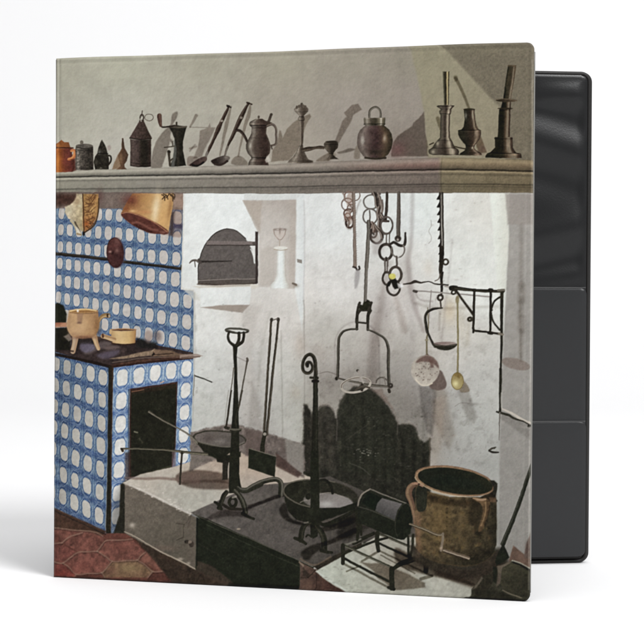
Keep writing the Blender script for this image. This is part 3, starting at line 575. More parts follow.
    P([(215, 104), (265, 104), (262, 160), (252, 190), (220, 188)], (140, 110, 90), a=0.65, soft=1.2); G(236, 180, 20, 8, (100, 74, 66), 0.6)
    at(120, 300)
    L([(236, -72, 128), (340, -66, 124)], [(-1, (176, 142, 100)), (-0.6, (204, 172, 124)), (-0.1, (206, 174, 124)), (0.5, (198, 164, 112)), (0.9, (168, 130, 86)), (1, (140, 104, 70))], curve=1.0, tex=(0.03, 3)); E(28, 235, 100, 9, (104, 70, 48)); S([(-70, 232), (28, 226), (128, 234)], 0.8, (176, 134, 92)); S([(-66, 345), (28, 355), (122, 347)], 1.2, (70, 50, 40))
    at(50, 300)
    S([(428, 286), (460, 296), (512, 312)], [4.6, 4.4, 5.4], (198, 166, 126), hl=(0.4, 0.5, (160, 126, 90))); E(426, 284, 9, 17, (84, 58, 46)); E(488, 250, 10, 22, (196, 164, 122)); S([(430, 310), (500, 335)], 1.2, (70, 54, 44), a=0.7)

def paint_white_hearth_wall():
    at()
    wash([(183.4, 193), (545, 193), (545, 612), (296, 612), (190, 480), (193.6, 372), (193.6, 290), (181, 289)], [
        (200, 205, 225, 228, 224), (225, 210, 227, 231, 228), (195, 260, 223, 226, 222), (200, 320, 217, 217, 211), (220, 330, 218, 219, 214), (205, 370, 201, 202, 196), (205, 410, 186, 186, 179),
        (225, 380, 194, 194, 189), (245, 320, 203, 197, 189), (250, 380, 178, 174, 168), (255, 420, 166, 162, 156), (275, 320, 205, 200, 193), (285, 370, 193, 191, 184), (290, 410, 184, 183, 175), (300, 300, 215, 211, 204),
        (312, 210, 215, 217, 214), (330, 230, 221, 224, 221), (330, 280, 212, 210, 205), (330, 330, 196, 193, 187), (330, 380, 170, 165, 161), (380, 330, 192, 187, 181), (370, 380, 168, 163, 158), (400, 300, 201, 196, 190), (410, 220, 211, 215, 212),
        (425, 210, 217, 223, 218), (420, 260, 209, 209, 203), (400, 400, 158, 154, 150), (415, 420, 154, 150, 146), (440, 340, 185, 180, 172), (460, 220, 211, 211, 204), (480, 210, 209, 207, 198), (470, 260, 215, 217, 210), (480, 290, 215, 217, 210),
        (470, 340, 193, 190, 182), (485, 380, 182, 181, 175), (480, 420, 170, 170, 164), (470, 460, 158, 157, 152), (490, 460, 160, 160, 154)], tex=(0.022, 8, 20), power=3.2)
    S([(184.5, 194), (182.6, 250), (181.6, 288)], 1.2, (196, 190, 178), a=0.5, soft=0.8)
    # right hand pier, grey in the shade, and the lit rounded arris
    P([(505, 193), (545, 193), (545, 612), (498, 612), (499.5, 470), (501.5, 380), (505, 300), (508, 240), (508.5, 193)], (160, 156, 150), soft=1.6, grad=(515, 200, 515, 560, (134, 131, 125)), tex=(0.03, 6, 21))
    P([(490, 193.5), (509, 193.5), (508, 240), (505.5, 290), (497, 290), (493.5, 240)], (218, 222, 212), soft=1.8, grad=(492, 240, 507, 240, (204, 204, 192))); P([(505, 193.5), (545, 193.5), (545, 224), (507.5, 224)], (148, 141, 134), soft=1.6, a=0.8)
    P([(498, 290), (506, 290), (503.5, 330), (500, 330)], (196, 198, 190), soft=1.8, a=0.8)
    for (y0, y1, w) in ((225, 290, 4), (285, 300, 8), (298, 315, 5), (318, 330, 8), (330, 360, 4)): S([(521.5, y0), (521, y1)], w, 0, soft=2.2, mul=(0.90, 0.89, 0.88))
    E(516, 363.6, 14.6, 5.6, (128, 117, 109), rot=13, soft=1.0, a=0.9); S([(520, 300), (521, 360)], 2.2, 0, soft=1.2, mul=(0.93, 0.92, 0.91))
    P([(502, 414), (531, 424), (531, 440), (500, 418)], (120, 116, 110), soft=1.5, a=0.6); S([(501, 408), (512, 413), (522, 419), (531, 423)], [1, 2.2, 2.4, 2.0], (182, 174, 162)); S([(497, 411.5), (508, 414.5), (514, 418), (522, 420.5), (529, 424)], [1.6, 2.2, 1.8, 1.2, 1.0], (58, 56, 46)); E(529.5, 425.8, 1.8, 1.5, (46, 44, 38)); G(528, 427, 5, 1.5, (170, 164, 156), 0.4)
    # oven niche on the left
    P([(244, 193.4), (300, 193.4), (300, 199.6), (244, 200)], (206, 208, 204), soft=0.8)
    wash([(242.4, 199.6), (296.4, 199), (297, 240), (295, 288), (257.6, 286), (258.4, 262), (259, 235)], [(250, 202, 172, 163, 153), (270, 202, 174, 165, 156), (292, 203, 164, 154, 145), (262, 222, 188, 181, 173), (280, 220, 190, 183, 175), (265, 230, 202, 197, 190), (265, 260, 202, 198, 191), (275, 280, 196, 191, 183), (292, 240, 184, 175, 166), (290, 275, 182, 175, 166), (262, 280, 198, 192, 184), (256, 218, 188, 181, 173)], soft=0.8, tex=(0.018, 5))
    P([(289.5, 199), (296.4, 199), (297, 240), (295, 287), (288, 287), (289, 240)], (178, 168, 158), soft=2.0, a=0.6); P([(243, 200), (262, 200), (259.5, 232)], (172, 161, 149), soft=1.6, a=0.8); P([(260, 250), (268, 245), (276, 247), (275, 285), (259, 285)], (168, 158, 148), soft=2.0, a=0.4)
    P([(296.3, 198), (303.5, 194), (304, 290), (302, 330), (295, 290)], (218, 222, 219), soft=1.2, grad=(297, 240, 304, 240, (210, 214, 212)), a=0.9); S([(304, 200), (304.4, 240), (303.6, 300)], 1.4, (186, 184, 182), a=0.6, soft=1.0)
    P([(296.6, 258.5), (301.5, 259.5), (302, 263), (297, 261.8)], (136, 130, 122), soft=0.6); S([(293, 282.5), (296, 284)], 2.2, (120, 110, 98)); G(296, 285, 3, 2, (110, 98, 86), 0.5)
    # porcelain candle
    L([(247.5, 277.2, 285.2), (262, 276.8, 285.0), (274, 276.5, 285.6), (280, 274, 287), (284, 270.5, 289.2), (287.5, 270, 289.6)], [(-1, (196, 194, 186)), (-0.5, (222, 226, 222)), (0.2, (220, 226, 222)), (0.7, (202, 202, 194)), (1, (180, 172, 162))]); E(280.5, 247.2, 7.0, 1.7, (214, 212, 202)); S([(274, 248.6), (281, 249.6), (287, 248.6)], 0.8, (162, 148, 128), a=0.8)
    at(230, 190)
    S([(352, 312), (358, 350), (385, 385), (400, 395), (420, 385), (442, 350), (446, 312)], 1.0, (150, 134, 124), a=0.85); S([(398, 395), (400, 440)], 1.3, (176, 164, 152)); E(400, 350, 40, 34, (196, 182, 172), a=0.5, soft=1.0); G(400, 325, 7, 26, (128, 114, 106), 0.7); G(362, 312, 12, 7, (124, 110, 102), 0.8); G(440, 310, 12, 7, (124, 110, 102), 0.8); G(404, 310, 12, 7, (116, 102, 94), 0.8); O(400, 310, 46, 7, 0.8, (150, 136, 128), a=0.7)
    # iron oven door
    at()
    P([(197.6, 284), (198, 265), (202, 250), (207.5, 240), (216, 231.6), (226.5, 228), (236.5, 230), (245.5, 237.5), (251.5, 249), (254.6, 260), (256.6, 272), (256.6, 283)], (104, 97, 93), soft=0.7, grad=(200, 240, 250, 285, (98, 92, 88)), tex=(0.05, 2.5, 22))
    S([(198, 280), (198.3, 265), (202.3, 250), (207.8, 240.2), (216.2, 232), (226.5, 228.5), (236.5, 230.4), (245.3, 238)], 0.9, (70, 64, 60)); P([(198, 278.6), (256, 277.4), (256, 283), (198, 284)], (92, 84, 78), soft=0.6); S([(198, 280.2), (225, 278.6), (256, 278)], 0.8, (134, 126, 120)); S([(198, 283.6), (230, 284.2), (256, 282.6)], 1.2, (74, 62, 54))
    at(180, 190)
    P([(214, 404), (604, 408), (604, 436), (212, 440)], (122, 112, 108), soft=0.6); S([(212, 441), (604, 438)], 0.9, (74, 66, 62)); S([(150, 573), (280, 572), (415, 566)], [1.8, 1.3, 1.0], (64, 58, 54)); S([(76, 582), (96, 564), (128, 560), (150, 576)], [1.2, 2, 2.2, 1.8], (104, 96, 88)); S([(118, 566), (122, 612)], 1.0, (96, 88, 80)); S([(150, 555), (168, 580)], 2, (84, 77, 72))
    P([(604, 326), (628, 328), (626, 745), (606, 745)], (72, 63, 60), soft=0.6); E(596, 424, 16, 13, (90, 82, 78)); S([(566, 470), (588, 515), (600, 580)], [1.0, 1.5, 1.2], (222, 224, 220), a=0.85)
    # ledge under the door
    at(180, 260)
    P([(100, 205), (580, 188), (640, 200), (600, 226), (165, 226)], (206, 200, 188), soft=0.8); P([(165, 222), (572, 208), (562, 356), (330, 360), (166, 376)], (219, 222, 218), soft=0.8, grad=(200, 230, 540, 350, (212, 214, 210)), tex=(0.02, 5)); P([(166, 376), (330, 358), (562, 355), (502, 418), (420, 408), (300, 395)], (158, 147, 136), soft=0.9, grad=(200, 380, 520, 380, (150, 140, 130))); S([(135, 190), (300, 206), (560, 196)], 1.2, (150, 142, 130), a=0.6)
    at()
    P([(242.5, 312), (250, 304), (262, 304), (252, 340), (256, 400), (262, 428), (243, 424), (240, 360)], (180, 174, 167), soft=3.5, a=0.55); P([(181.6, 287), (194, 289), (200, 300), (194, 300)], (206, 204, 194), soft=1.2, a=0.7)
    S([(194.2, 292), (194.8, 330), (194.3, 372), (193, 420)], 1.2, (150, 148, 142), a=0.45, soft=0.8)
    for x, y, r in ((196, 327, 1.0), (196, 350, 0.8), (195, 316, 0.7)): G(x, y, 1.2, 4 * r, (160, 158, 150), 0.5)
    # vertical arris between corner pier and back wall
    S([(303.8, 300), (304.4, 350), (304.8, 400), (304.8, 478)], 1.2, (146, 142, 136), a=0.55, soft=0.8); P([(296, 330), (304, 326), (304, 440), (290, 436)], (188, 188, 182), a=0.3, soft=5); G(300, 345, 6, 14, (186, 166, 152), 0.4); G(318, 352, 10, 10, (178, 166, 158), 0.4); G(296, 392, 6, 8, (170, 160, 144), 0.4); S([(281, 330), (282.4, 400), (283, 455)], 1.4, 0, soft=1.0, mul=(0.90, 0.90, 0.89)); S([(270, 312), (262, 345), (258, 390)], 2.4, 0, soft=2.2, mul=(0.93, 0.93, 0.92))
    P([(252, 380), (258, 395), (263, 430), (248, 426)], (150, 145, 138), soft=2.5, a=0.6)
    # cracks, stains and printed soft shadows of the main wall
    for pts in ([(430.7, 220), (431, 226), (428.6, 231), (431, 236), (431, 240), (428.4, 243)], [(307, 372), (312, 371), (318, 373), (328, 371.5), (336, 374)], [(320, 373), (328, 371), (340, 375)], [(455, 406), (461, 402.6), (470, 403)]):
        S(pts, 0.7, (118, 110, 104), a=0.45)
    r = np.random.default_rng(8)
    for k in range(170):
        x, y = r.uniform(186, 500), r.uniform(300, 470)
        G(x, y, r.uniform(0.5, 1.6), r.uniform(0.4, 1.1), (118, 112, 106) if r.random() < 0.65 else (206, 204, 198), r.uniform(0.12, 0.4))
    for k in range(60):
        x, y = r.uniform(420, 500), r.uniform(195, 440)
        G(x, y, r.uniform(0.5, 2.4), r.uniform(0.4, 1.0), (168, 160, 152), r.uniform(0.2, 0.45))
    for (x, y, rx, ry, c, a) in ((450, 310, 8, 14, (200, 178, 142), 0.5), (428, 268, 5, 8, (190, 176, 158), 0.35), (384, 310, 8, 22, (152, 144, 140), 0.5), (405, 270, 8, 26, (158, 148, 142), 0.4), (412, 330, 5, 40, (170, 164, 160), 0.4), (374, 345, 6, 40, (150, 142, 138), 0.5), (440, 420, 6, 40, (166, 156, 146), 0.4), (462, 325, 6, 20, (192, 182, 160), 0.35), (400, 365, 26, 16, (150, 146, 142), 0.35), (478, 345, 14, 5, (160, 158, 152), 0.25), (474, 404, 6, 1.5, (120, 116, 110), 0.5), (471, 400, 1.5, 2, (110, 104, 98), 0.5), (412, 400, 10, 14, (138, 132, 130), 0.3)):
        G(x, y, rx, ry, c, a)
    P([(433, 400), (446, 395), (442, 440), (436, 470), (430, 470)], (176, 164, 152), soft=3, a=0.4)
    S([(412.5, 193), (411, 240), (408, 262), (413, 300), (424, 330)], [4, 4, 5, 5, 4], 0, soft=2.0, mul=(0.87, 0.85, 0.85)); S([(390, 262), (381, 300), (374, 350), (372, 382)], [5, 6, 10, 11], 0, soft=3.0, mul=(0.90, 0.885, 0.88)); S([(395, 295), (402, 320), (404, 330)], [4, 7, 6], 0, soft=3.0, mul=(0.90, 0.88, 0.87))  # soft shadows of the hanging iron multiplied into the wall colour
    S([(452, 240), (446, 300), (441, 345)], 2.0, 0, soft=1.8, mul=(0.92, 0.91, 0.91)); S([(415, 303), (440, 308), (498, 306)], 3.0, 0, soft=1.8, mul=(0.90, 0.89, 0.88))
    E(350, 335, 0, 0, (0, 0, 0), a=0) if False else None
    O(357, 345, 22, 24, 1.6, 0, a0=180, a1=360, mul=(0.9, 0.89, 0.89), soft=1.2); S([(335, 345), (336, 380)], 1.6, 0, soft=1.2, mul=(0.92, 0.91, 0.91)); S([(379, 345), (380, 385)], 1.6, 0, soft=1.2, mul=(0.9, 0.89, 0.89))
    b = box(296, 193, 500, 500, 0); sy, sx, (X, Y) = b
    inside = cov(sdf(np.array([(306, 196), (436, 196), (495, 300), (495, 470), (430, 470), (306, 470)], float), X, Y), 10)
    age = np.clip(noise(7, 96, 4)[sy, sx] - 0.18, 0, 1) * np.interp(Y, [200, 330, 430], [0.03, 0.07, 0.12])
    fleck = np.clip(noise(1.8, 97, 3)[sy, sx] - 0.52, 0, 1) * np.interp(Y, [200, 330, 430], [0.02, 0.07, 0.14])
    IMG[sy, sx] *= 1 - (inside * np.clip(age + fleck, 0, 0.5))[..., None] * np.array([0.94, 1.0, 1.04])
    b = box(182, 290, 306, 470, 0); sy, sx, (X, Y) = b
    inside = cov(sdf(np.array([(196, 310), (302, 300), (302, 440), (196, 430)], float), X, Y), 8)
    fleck = np.clip(noise(1.8, 97, 3)[sy, sx] - 0.5, 0, 1) * np.interp(Y, [300, 430], [0.02, 0.10]); age = np.clip(noise(7, 96, 4)[sy, sx] - 0.2, 0, 1) * 0.06
    IMG[sy, sx] *= 1 - (inside * (fleck + age))[..., None] * np.array([0.96, 1.0, 1.06])
    M([(306, 330), (350, 318), (400, 330), (432, 370), (440, 470), (306, 470)], (0.925, 0.92, 0.905), 26); M([(312, 380), (340, 372), (390, 376), (425, 410), (436, 445), (400, 460), (312, 450)], (0.925, 0.92, 0.905), 14)
    soot = [(304.6, 406), (307, 404), (311, 412), (313, 422), (317, 410), (321, 406), (327.5, 405.4), (333, 409), (336.6, 418), (338, 410), (340, 400), (345, 393), (352, 387), (360, 385.6), (372, 389), (383, 399), (390, 407), (395, 416), (398, 424), (403, 425), (409, 423.4), (416, 428), (420, 438), (424, 442), (430.4, 438.6), (430, 480), (432, 560), (380, 560), (300, 482)]
    P(soot, (126, 114, 106), soft=2.6, a=0.55, rough=2.4)
    P(soot, (64, 62, 54), soft=1.7, grad=(330, 410, 400, 520, (46, 46, 37)), tex=(0.16, 5, 24), rough=0.8)
    P([(305, 404), (311, 412), (312, 440), (313, 475), (305, 480)], (52, 49, 42), soft=2.0, a=0.75, tex=(0.2, 3), rough=1.2)
    P([(340, 408), (347, 394), (360, 388), (376, 394), (391, 413), (396, 430), (396, 480), (340, 470)], (50, 52, 41), soft=3.0, a=0.6)
    P([(316, 412), (322, 408), (328, 408), (333, 412), (336, 425), (336, 470), (316, 470)], (66, 62, 54), soft=2.0, a=0.6, tex=(0.15, 4, 27))
    P([(399, 428), (410, 426), (418, 436), (421, 446), (420, 480), (399, 480)], (48, 48, 39), soft=2.0, a=0.6, tex=(0.15, 4, 28))
    for k in range(26): S([(306 + 4.9 * k, 430 + r.uniform(-14, 10)), (306 + 4.9 * k + r.uniform(-2, 2), 470 + r.uniform(-10, 25))], r.uniform(1.5, 4), 0, soft=1.8, mul=[(0.9, 0.9, 0.89), (1.1, 1.09, 1.08)][k % 2])
    for pts in ([(337.2, 416), (337, 428), (336.6, 440)], [(397.8, 418), (397.8, 426), (397.4, 434)], [(385, 398), (394, 412), (399, 422)], [(318, 410), (322, 405.6), (329, 405.4), (334, 410)]): S(pts, 1.0, (122, 113, 105), a=0.4, soft=0.8)
    P([(373, 390), (382, 388), (384, 394), (390, 402), (396, 412), (386, 402), (380, 395)], (112, 95, 86), a=0.5, soft=1.4, rough=1.0)
    S([(346, 440), (357, 432), (369, 423)], 1.0, (78, 75, 64), a=0.6, soft=0.8); S([(345, 446), (352, 448)], 1.4, (68, 66, 58), a=0.6)
    for k in range(90):
        x, y = r.uniform(312, 428), r.uniform(412, 500)
        G(x, y, r.uniform(0.5, 1.6), r.uniform(0.4, 0.9), (92, 90, 80) if r.random() < 0.75 else (34, 36, 28), r.uniform(0.2, 0.55))
    for k in range(26): G(365 + r.normal(0, 5), 453 + r.normal(0, 2), r.uniform(0.5, 1.1), 0.5, (132, 128, 118), 0.6)
    S([(350, 463), (362, 468), (370, 475)], 1.0, (84, 82, 72), a=0.6); S([(390, 475), (400, 482)], 0.8, (70, 68, 58), a=0.6)
    S([(430, 438), (429.4, 470)], 1.4, (96, 84, 72), a=0.5, soft=0.9)

def paint_hanging_iron():
    dk = (62, 55, 49)
    at(330, 185)
    for (cx, cy, rx, ry, w, c) in ((140, 155, 48, 50, 1.3, (116, 100, 92)), (208, 84, 32, 38, 1.2, (122, 108, 100)), (150, 95, 36, 44, 1.3, (124, 104, 94)), (150, 228, 40, 36, 1.6, (100, 80, 70)), (158, 300, 30, 40, 1.8, (86, 68, 60)), (140, 255, 24, 30, 1.4, (122, 98, 88)), (165, 185, 26, 30, 1.2, (112, 92, 82))): O(cx, cy, rx, ry, w, c)
    for (cx, cy, rx, ry) in ((155, 120, 26, 60), (140, 240, 22, 34), (160, 290, 18, 26)): E(cx, cy, rx, ry, (146, 120, 106), a=0.55, soft=1.0)
    S([(120, 280), (140, 340), (165, 350)], 2.2, 0, mul=(0.78, 0.74, 0.72), soft=1.2)
    S([(188, 62), (192, 200), (196, 350), (202, 660)], [3.2, 3.0, 2.8, 2.8], (112, 98, 88), hl=(0.2, 0.5, (140, 126, 116))); 
    for k in range(30): S([(186 + k * 0.5, 75 + k * 19), (206 + k * 0.5, 68 + k * 19)], 0.7, (84, 70, 62), a=0.16)
    S([(245, 120), (215, 190), (208, 230)], 1.6, 0, mul=(0.82, 0.8, 0.79), soft=1.0)
    at(340, 240)
    S([(114, 0), (116, 120), (112, 205)], [2.8, 2.8, 2.4], (112, 98, 88), hl=(0.2, 0.5, (138, 124, 114))); S([(104, 215), (125, 222), (138, 240), (156, 232), (152, 212)], 1.6, (64, 56, 50)); P([(125, 250), (160, 250), (150, 340), (130, 385), (115, 370)], (150, 146, 144), soft=1.5, a=0.8, sm=True)
    at(330, 185)
    for (cx, cy, rx, ry, w, c) in ((330, 135, 60, 56, 1.6, (112, 106, 100)), (322, 252, 58, 62, 1.6, (104, 97, 91)), (372, 408, 48, 58, 2.2, (66, 57, 52)), (348, 385, 26, 34, 1.8, (72, 62, 56))): O(cx, cy, rx, ry, w, c)
    S([(340, 70), (372, 62), (400, 68)], 2.4, (96, 86, 80)); S([(372, 80), (380, 140), (395, 175)], [4.2, 4.0, 2.4], dk); S([(398, 90), (405, 150), (392, 215), (405, 260), (398, 330)], [2.0, 3.2, 2.6, 3.0, 2.2], (88, 76, 68)); S([(420, 120), (425, 180), (412, 235), (420, 290)], [1.6, 2.2, 2.2, 1.8], (108, 98, 92)); S([(318, 205), (322, 250), (318, 285)], 1.4, (92, 84, 78))
    E(312, 320, 20, 40, (62, 50, 46), soft=0.9); E(346, 335, 18, 30, (120, 98, 86), a=0.8, soft=0.8); E(365, 360, 24, 26, (78, 66, 60), a=0.9, soft=0.8); S([(330, 360), (350, 395), (340, 370)], 1.8, (60, 52, 48)); E(372, 420, 40, 40, (136, 124, 116), a=0.45, soft=1.2)
    P([(330, 470), (420, 440), (440, 480), (400, 560), (340, 560)], (160, 154, 150), soft=3, a=0.6)
    for pts, w, c in (([(352, 66), (366, 110), (372, 160), (392, 190)], 2.6, (58, 49, 44)), ([(384, 64), (398, 100), (412, 150), (418, 210), (404, 262)], 1.8, (120, 108, 98)), ([(392, 180), (380, 230), (394, 280), (388, 330), (404, 350)], 2.6, (74, 62, 55)), ([(410, 230), (430, 262), (446, 268)], 2.4, (64, 55, 49)), ([(336, 300), (352, 330), (348, 372)], 2.4, (92, 72, 62)), ([(360, 320), (376, 345), (398, 360)], 2.0, (84, 72, 64)), ([(386, 355), (410, 385), (418, 420)], 2.6, (70, 60, 53)), ([(100, 62), (118, 92), (112, 120)], 1.6, (128, 108, 98)), ([(150, 150), (176, 190), (160, 226)], 1.8, (104, 84, 75)), ([(132, 268), (150, 296), (146, 330)], 1.8, (92, 74, 66))): S(pts, w, c, hl=(-0.4, 0.4, (150, 138, 128)), a=0.9)
    for q in ((384, 92), (404, 150), (388, 240), (350, 350), (152, 120), (150, 210), (160, 300), (376, 420)): G(q[0], q[1], 9, 12, (168, 156, 146), 0.45)
    S([(306, 290), (306, 400), (300, 540), (292, 660)], [2.6, 3.0, 3.4, 3.4], (86, 80, 72), hl=(0.3, 0.5, (116, 110, 102)))
    S([(460, 62), (456, 180), (444, 275)], [2.4, 2.6, 3.0], (70, 61, 55)); E(440, 275, 16, 18, (60, 52, 46)); S([(400, 275), (430, 285), (470, 290)], 2.0, (74, 64, 58))
    O(455, 322, 48, 68, 1.8, (92, 84, 78)); S([(452, 395), (452, 470)], 1.4, (100, 92, 85)); S([(478, 390), (476, 470)], 1.2, (96, 88, 82)); O(446, 535, 50, 62, 2.4, (64, 57, 51)); S([(425, 380), (440, 395), (480, 385)], 1.6, (92, 84, 78)); S([(430, 480), (470, 476)], 1.6, (80, 72, 66))
    S([(554, 62), (552, 180), (550, 300), (550, 420)], [3.0, 3.2, 4.0, 3.4], (82, 74, 66), hl=(-0.3, 0.5, (104, 96, 88))); E(546, 430, 26, 26, (62, 54, 48), soft=0.8); E(545, 438, 9, 10, (150, 140, 132)); S([(486, 472), (510, 460), (530, 468), (555, 482), (590, 484), (604, 455), (606, 385)], [2.0, 2.4, 2.4, 2.8, 2.2, 2.4, 1.6], (58, 52, 47)); O(545, 520, 52, 58, 1.5, (112, 105, 98), a0=-40, a1=200); S([(440, 590), (440, 650)], 1.4, (98, 90, 84)); S([(466, 590), (464, 650)], 1.2, (110, 102, 96)); S([(532, 580), (534, 650)], 1.4, (100, 92, 86)); E(540, 575, 14, 6, (226, 226, 222), a=0.6)
    at(340, 240)
    P([(190, 485), (206, 470), (232, 484), (248, 500), (252, 560), (205, 566), (158, 562), (150, 540), (140, 512), (180, 520)], (46, 46, 33), soft=0.7); G(235, 505, 12, 10, (84, 80, 66), 0.6)
    S([(222, 0), (214, 160), (208, 330), (202, 480)], [3.4, 3.4, 3.2, 3.2], (92, 86, 78), hl=(0.3, 0.5, (120, 114, 106)))
    S([(160, 566), (138, 600), (132, 660)], 2.4, (60, 56, 47)); S([(245, 566), (228, 600), (222, 660)], 2.6, (60, 56, 47))
    S([(362, 165), (360, 250)], 1.6, (98, 90, 83)); S([(380, 165), (378, 250)], 1.4, (100, 92, 86)); S([(370, 140), (372, 160)], 1.8, (62, 55, 50)); S([(452, 130), (456, 200), (440, 215)], 1.6, (90, 82, 75)); O(378, 305, 34, 52, 2.0, (72, 65, 58), a0=90, a1=270); S([(360, 256), (390, 258)], 2.0, (72, 65, 58)); O(446, 275, 48, 62, 2.4, (76, 68, 61)); O(430, 380, 52, 60, 2.0, (70, 63, 57))
    P([(374, 372), (385, 340), (412, 316), (446, 302), (462, 340), (470, 385), (440, 392), (424, 372), (412, 340), (398, 368)], (40, 38, 32), soft=0.7); E(420, 288, 28, 23, (196, 188, 96), soft=0.9); G(415, 282, 12, 9, (214, 208, 130), 0.6); P([(462, 345), (500, 350), (512, 372), (480, 385)], (226, 226, 224), soft=1.2, a=0.8)
    S([(512, 352), (560, 346), (605, 332), (650, 340)], [1.0, 1.6, 2.4, 1.2], (70, 63, 57))
    at(310, 240)
    # trammel bar with teeth
    at(410, 185)
    P([(234, 62), (250, 62), (252, 350), (256, 520), (262, 660), (242, 660), (240, 520), (238, 300)], (50, 45, 38), soft=0.6); S([(260, 62), (264, 300), (266, 560)], [1.8, 1.7, 1.4], (58, 52, 44)); S([(252, 80), (255, 300), (258, 500)], 0.8, (156, 148, 138), a=0.6)
    for k in range(9):
        y = 112 + 62 * k + (6 if k > 4 else 0); x = 238 + 1.6 * k
        P([(x, y - 44), (x - 26 + 0.6 * k, y), (x - 22, y + 7), (x + 3, y + 6)], (50, 45, 38), soft=0.5)
    O(285, 618, 20, 22, 1.6, (74, 66, 56)); E(238, 70, 8, 14, (60, 54, 46))
    at(410, 250)
    S([(252, -20), (252, 80), (246, 160), (250, 230), (254, 300), (250, 360)], [4.2, 4.0, 3.6, 2.4, 2.4, 1.6], (52, 46, 38)); P([(240, 135), (232, 155), (245, 160)], (52, 46, 38)); S([(240, 190), (228, 232), (200, 248)], 1.0, (110, 100, 92)); S([(262, 180), (255, 230)], 1.6, (52, 46, 38))
    O(243, 380, 20, 20, 1.9, (66, 58, 50)); S([(245, 402), (248, 450)], 1.4, (72, 64, 56)); S([(278, 390), (285, 430), (270, 455)], 1.2, (180, 172, 164)); S([(215, 365), (205, 400)], 1.0, (170, 164, 158))
    S([(0, 265), (40, 248), (80, 262), (150, 252), (200, 272), (250, 276), (305, 280)], [1.0, 2.0, 1.3, 1.0, 1.2, 1.4, 1.2], (64, 57, 51)); S([(280, 290), (330, 298)], 1.4, (150, 142, 134)); 
    S([(42, 328), (200, 338), (400, 354), (644, 374)], [1.6, 1.5, 1.5, 1.6], (146, 140, 134)); S([(30, 326), (50, 332)], 2.4, (80, 74, 68)); S([(44, 335), (60, 380), (100, 405), (180, 412)], 1.6, 0, mul=(0.86, 0.84, 0.84), soft=1.2); S([(168, 325), (162, 420), (152, 560), (148, 660)], 1.0, (138, 130, 124)); 
    S([(255, 462), (190, 474), (140, 500), (122, 545), (128, 600), (140, 660)], [1.2, 1.8, 2.0, 2.2, 2.2, 2.2], (54, 48, 41)); S([(330, 305), (350, 302), (370, 305)], 4.4, (46, 42, 33)); S([(370, 308), (450, 318), (650, 328)], [3.0, 2.6, 2.6], (46, 43, 33), hl=(-0.5, 0.3, (72, 68, 56))); O(350, 338, 15, 15, 1.5, (60, 56, 46)); S([(372, 325), (440, 420), (510, 515)], 1.6, (56, 50, 40)); S([(518, 325), (514, 500), (510, 660)], 1.9, (50, 46, 36)); O(485, 555, 14, 13, 1.6, (64, 58, 48))
    E(382, 400, 15, 36, (122, 112, 84), soft=0.8, grad=(370, 380, 395, 420, (150, 140, 112))); S([(382, 435), (382, 560), (382, 660)], 1.3, (116, 108, 82))
    S([(240, 500), (236, 640)], 2.2, 0, mul=(0.88, 0.87, 0.86), soft=1.4)
    at(440, 270, 100)
    S([(100, 112), (220, 128), (330, 134), (408, 134)], [2.4, 2.2, 2.6, 2.6], (48, 45, 35), hl=(-0.5, 0.3, (76, 72, 60))); S([(220, 130), (216, 260), (213, 375)], 1.7, (54, 49, 39)); S([(325, 126), (326, 260), (324, 408)], 2.1, (48, 44, 35)); P([(388, 126), (410, 124), (408, 300), (404, 480), (398, 660), (386, 660), (388, 400)], (50, 47, 36), soft=0.6)
    S([(212, 372), (222, 388), (250, 394), (330, 402), (400, 412)], 1.9, (52, 47, 37)); S([(386, 172), (352, 196), (336, 230), (330, 262), (336, 310), (352, 345), (386, 384)], 1.6, (54, 50, 40)); S([(100, 130), (160, 215), (212, 288)], 1.6, (58, 52, 42)); O(190, 316, 11, 11, 1.5, (66, 60, 50)); E(332, 255, 9, 9, (50, 46, 37)); E(330, 275, 8, 7, (50, 46, 37)); E(330, 290, 9, 7, (50, 46, 37)); S([(374, 128), (412, 126)], 2.2, (110, 104, 94)); S([(380, 408), (404, 412)], 2.2, (120, 112, 100)); S([(320, 128), (332, 128)], 3.4, (46, 42, 33)); S([(314, 404), (334, 406)], 2.8, (46, 42, 33)); S([(216, 128), (226, 128)], 3.0, (50, 46, 36))
    at(460, 370)
    S([(328, -10), (328, 100), (324, 330)], [2.6, 2.4, 2.0], (50, 48, 38)); S([(322, 340), (319, 450), (318, 560)], [1.4, 1.0, 0.6], (104, 99, 92)); S([(338, 180), (334, 240), (336, 300)], 1.2, (178, 174, 166), a=0.7); S([(235, 645), (260, 630), (280, 628)], 1.6, (70, 66, 56))
    at(440, 310, 160)
    S([(198, 566), (212, 556), (225, 552)], 1.2, (84, 78, 70)); S([(198, 566), (215, 572), (236, 572)], [1.6, 1.8, 1.2], (52, 48, 42))
    # kettle holder hanging from the crane
    at(320, 310)
    S([(318, -60), (300, 10), (297, 150)], [2.4, 2.4, 2.4], (58, 54, 45)); S([(412, -60), (386, 30), (384, 155)], [2.4, 2.4, 2.4], (58, 54, 45)); S([(318, 2), (408, 2)], 1.4, (60, 56, 47)); S([(300, 96), (385, 104)], 1.6, (66, 62, 54)); S([(302, 150), (240, 152), (190, 168), (160, 205), (150, 260), (148, 400), (144, 540)], [1.6, 1.7, 2.0, 2.2, 2.4, 2.6, 2.4], (64, 60, 52), hl=(-0.4, 0.4, (92, 88, 78))); S([(382, 152), (440, 178), (505, 215), (540, 262), (552, 330), (552, 450), (556, 600)], [1.4, 1.6, 2.0, 2.6, 2.8, 2.8, 2.6], (62, 58, 50), hl=(0.4, 0.4, (96, 92, 82)))
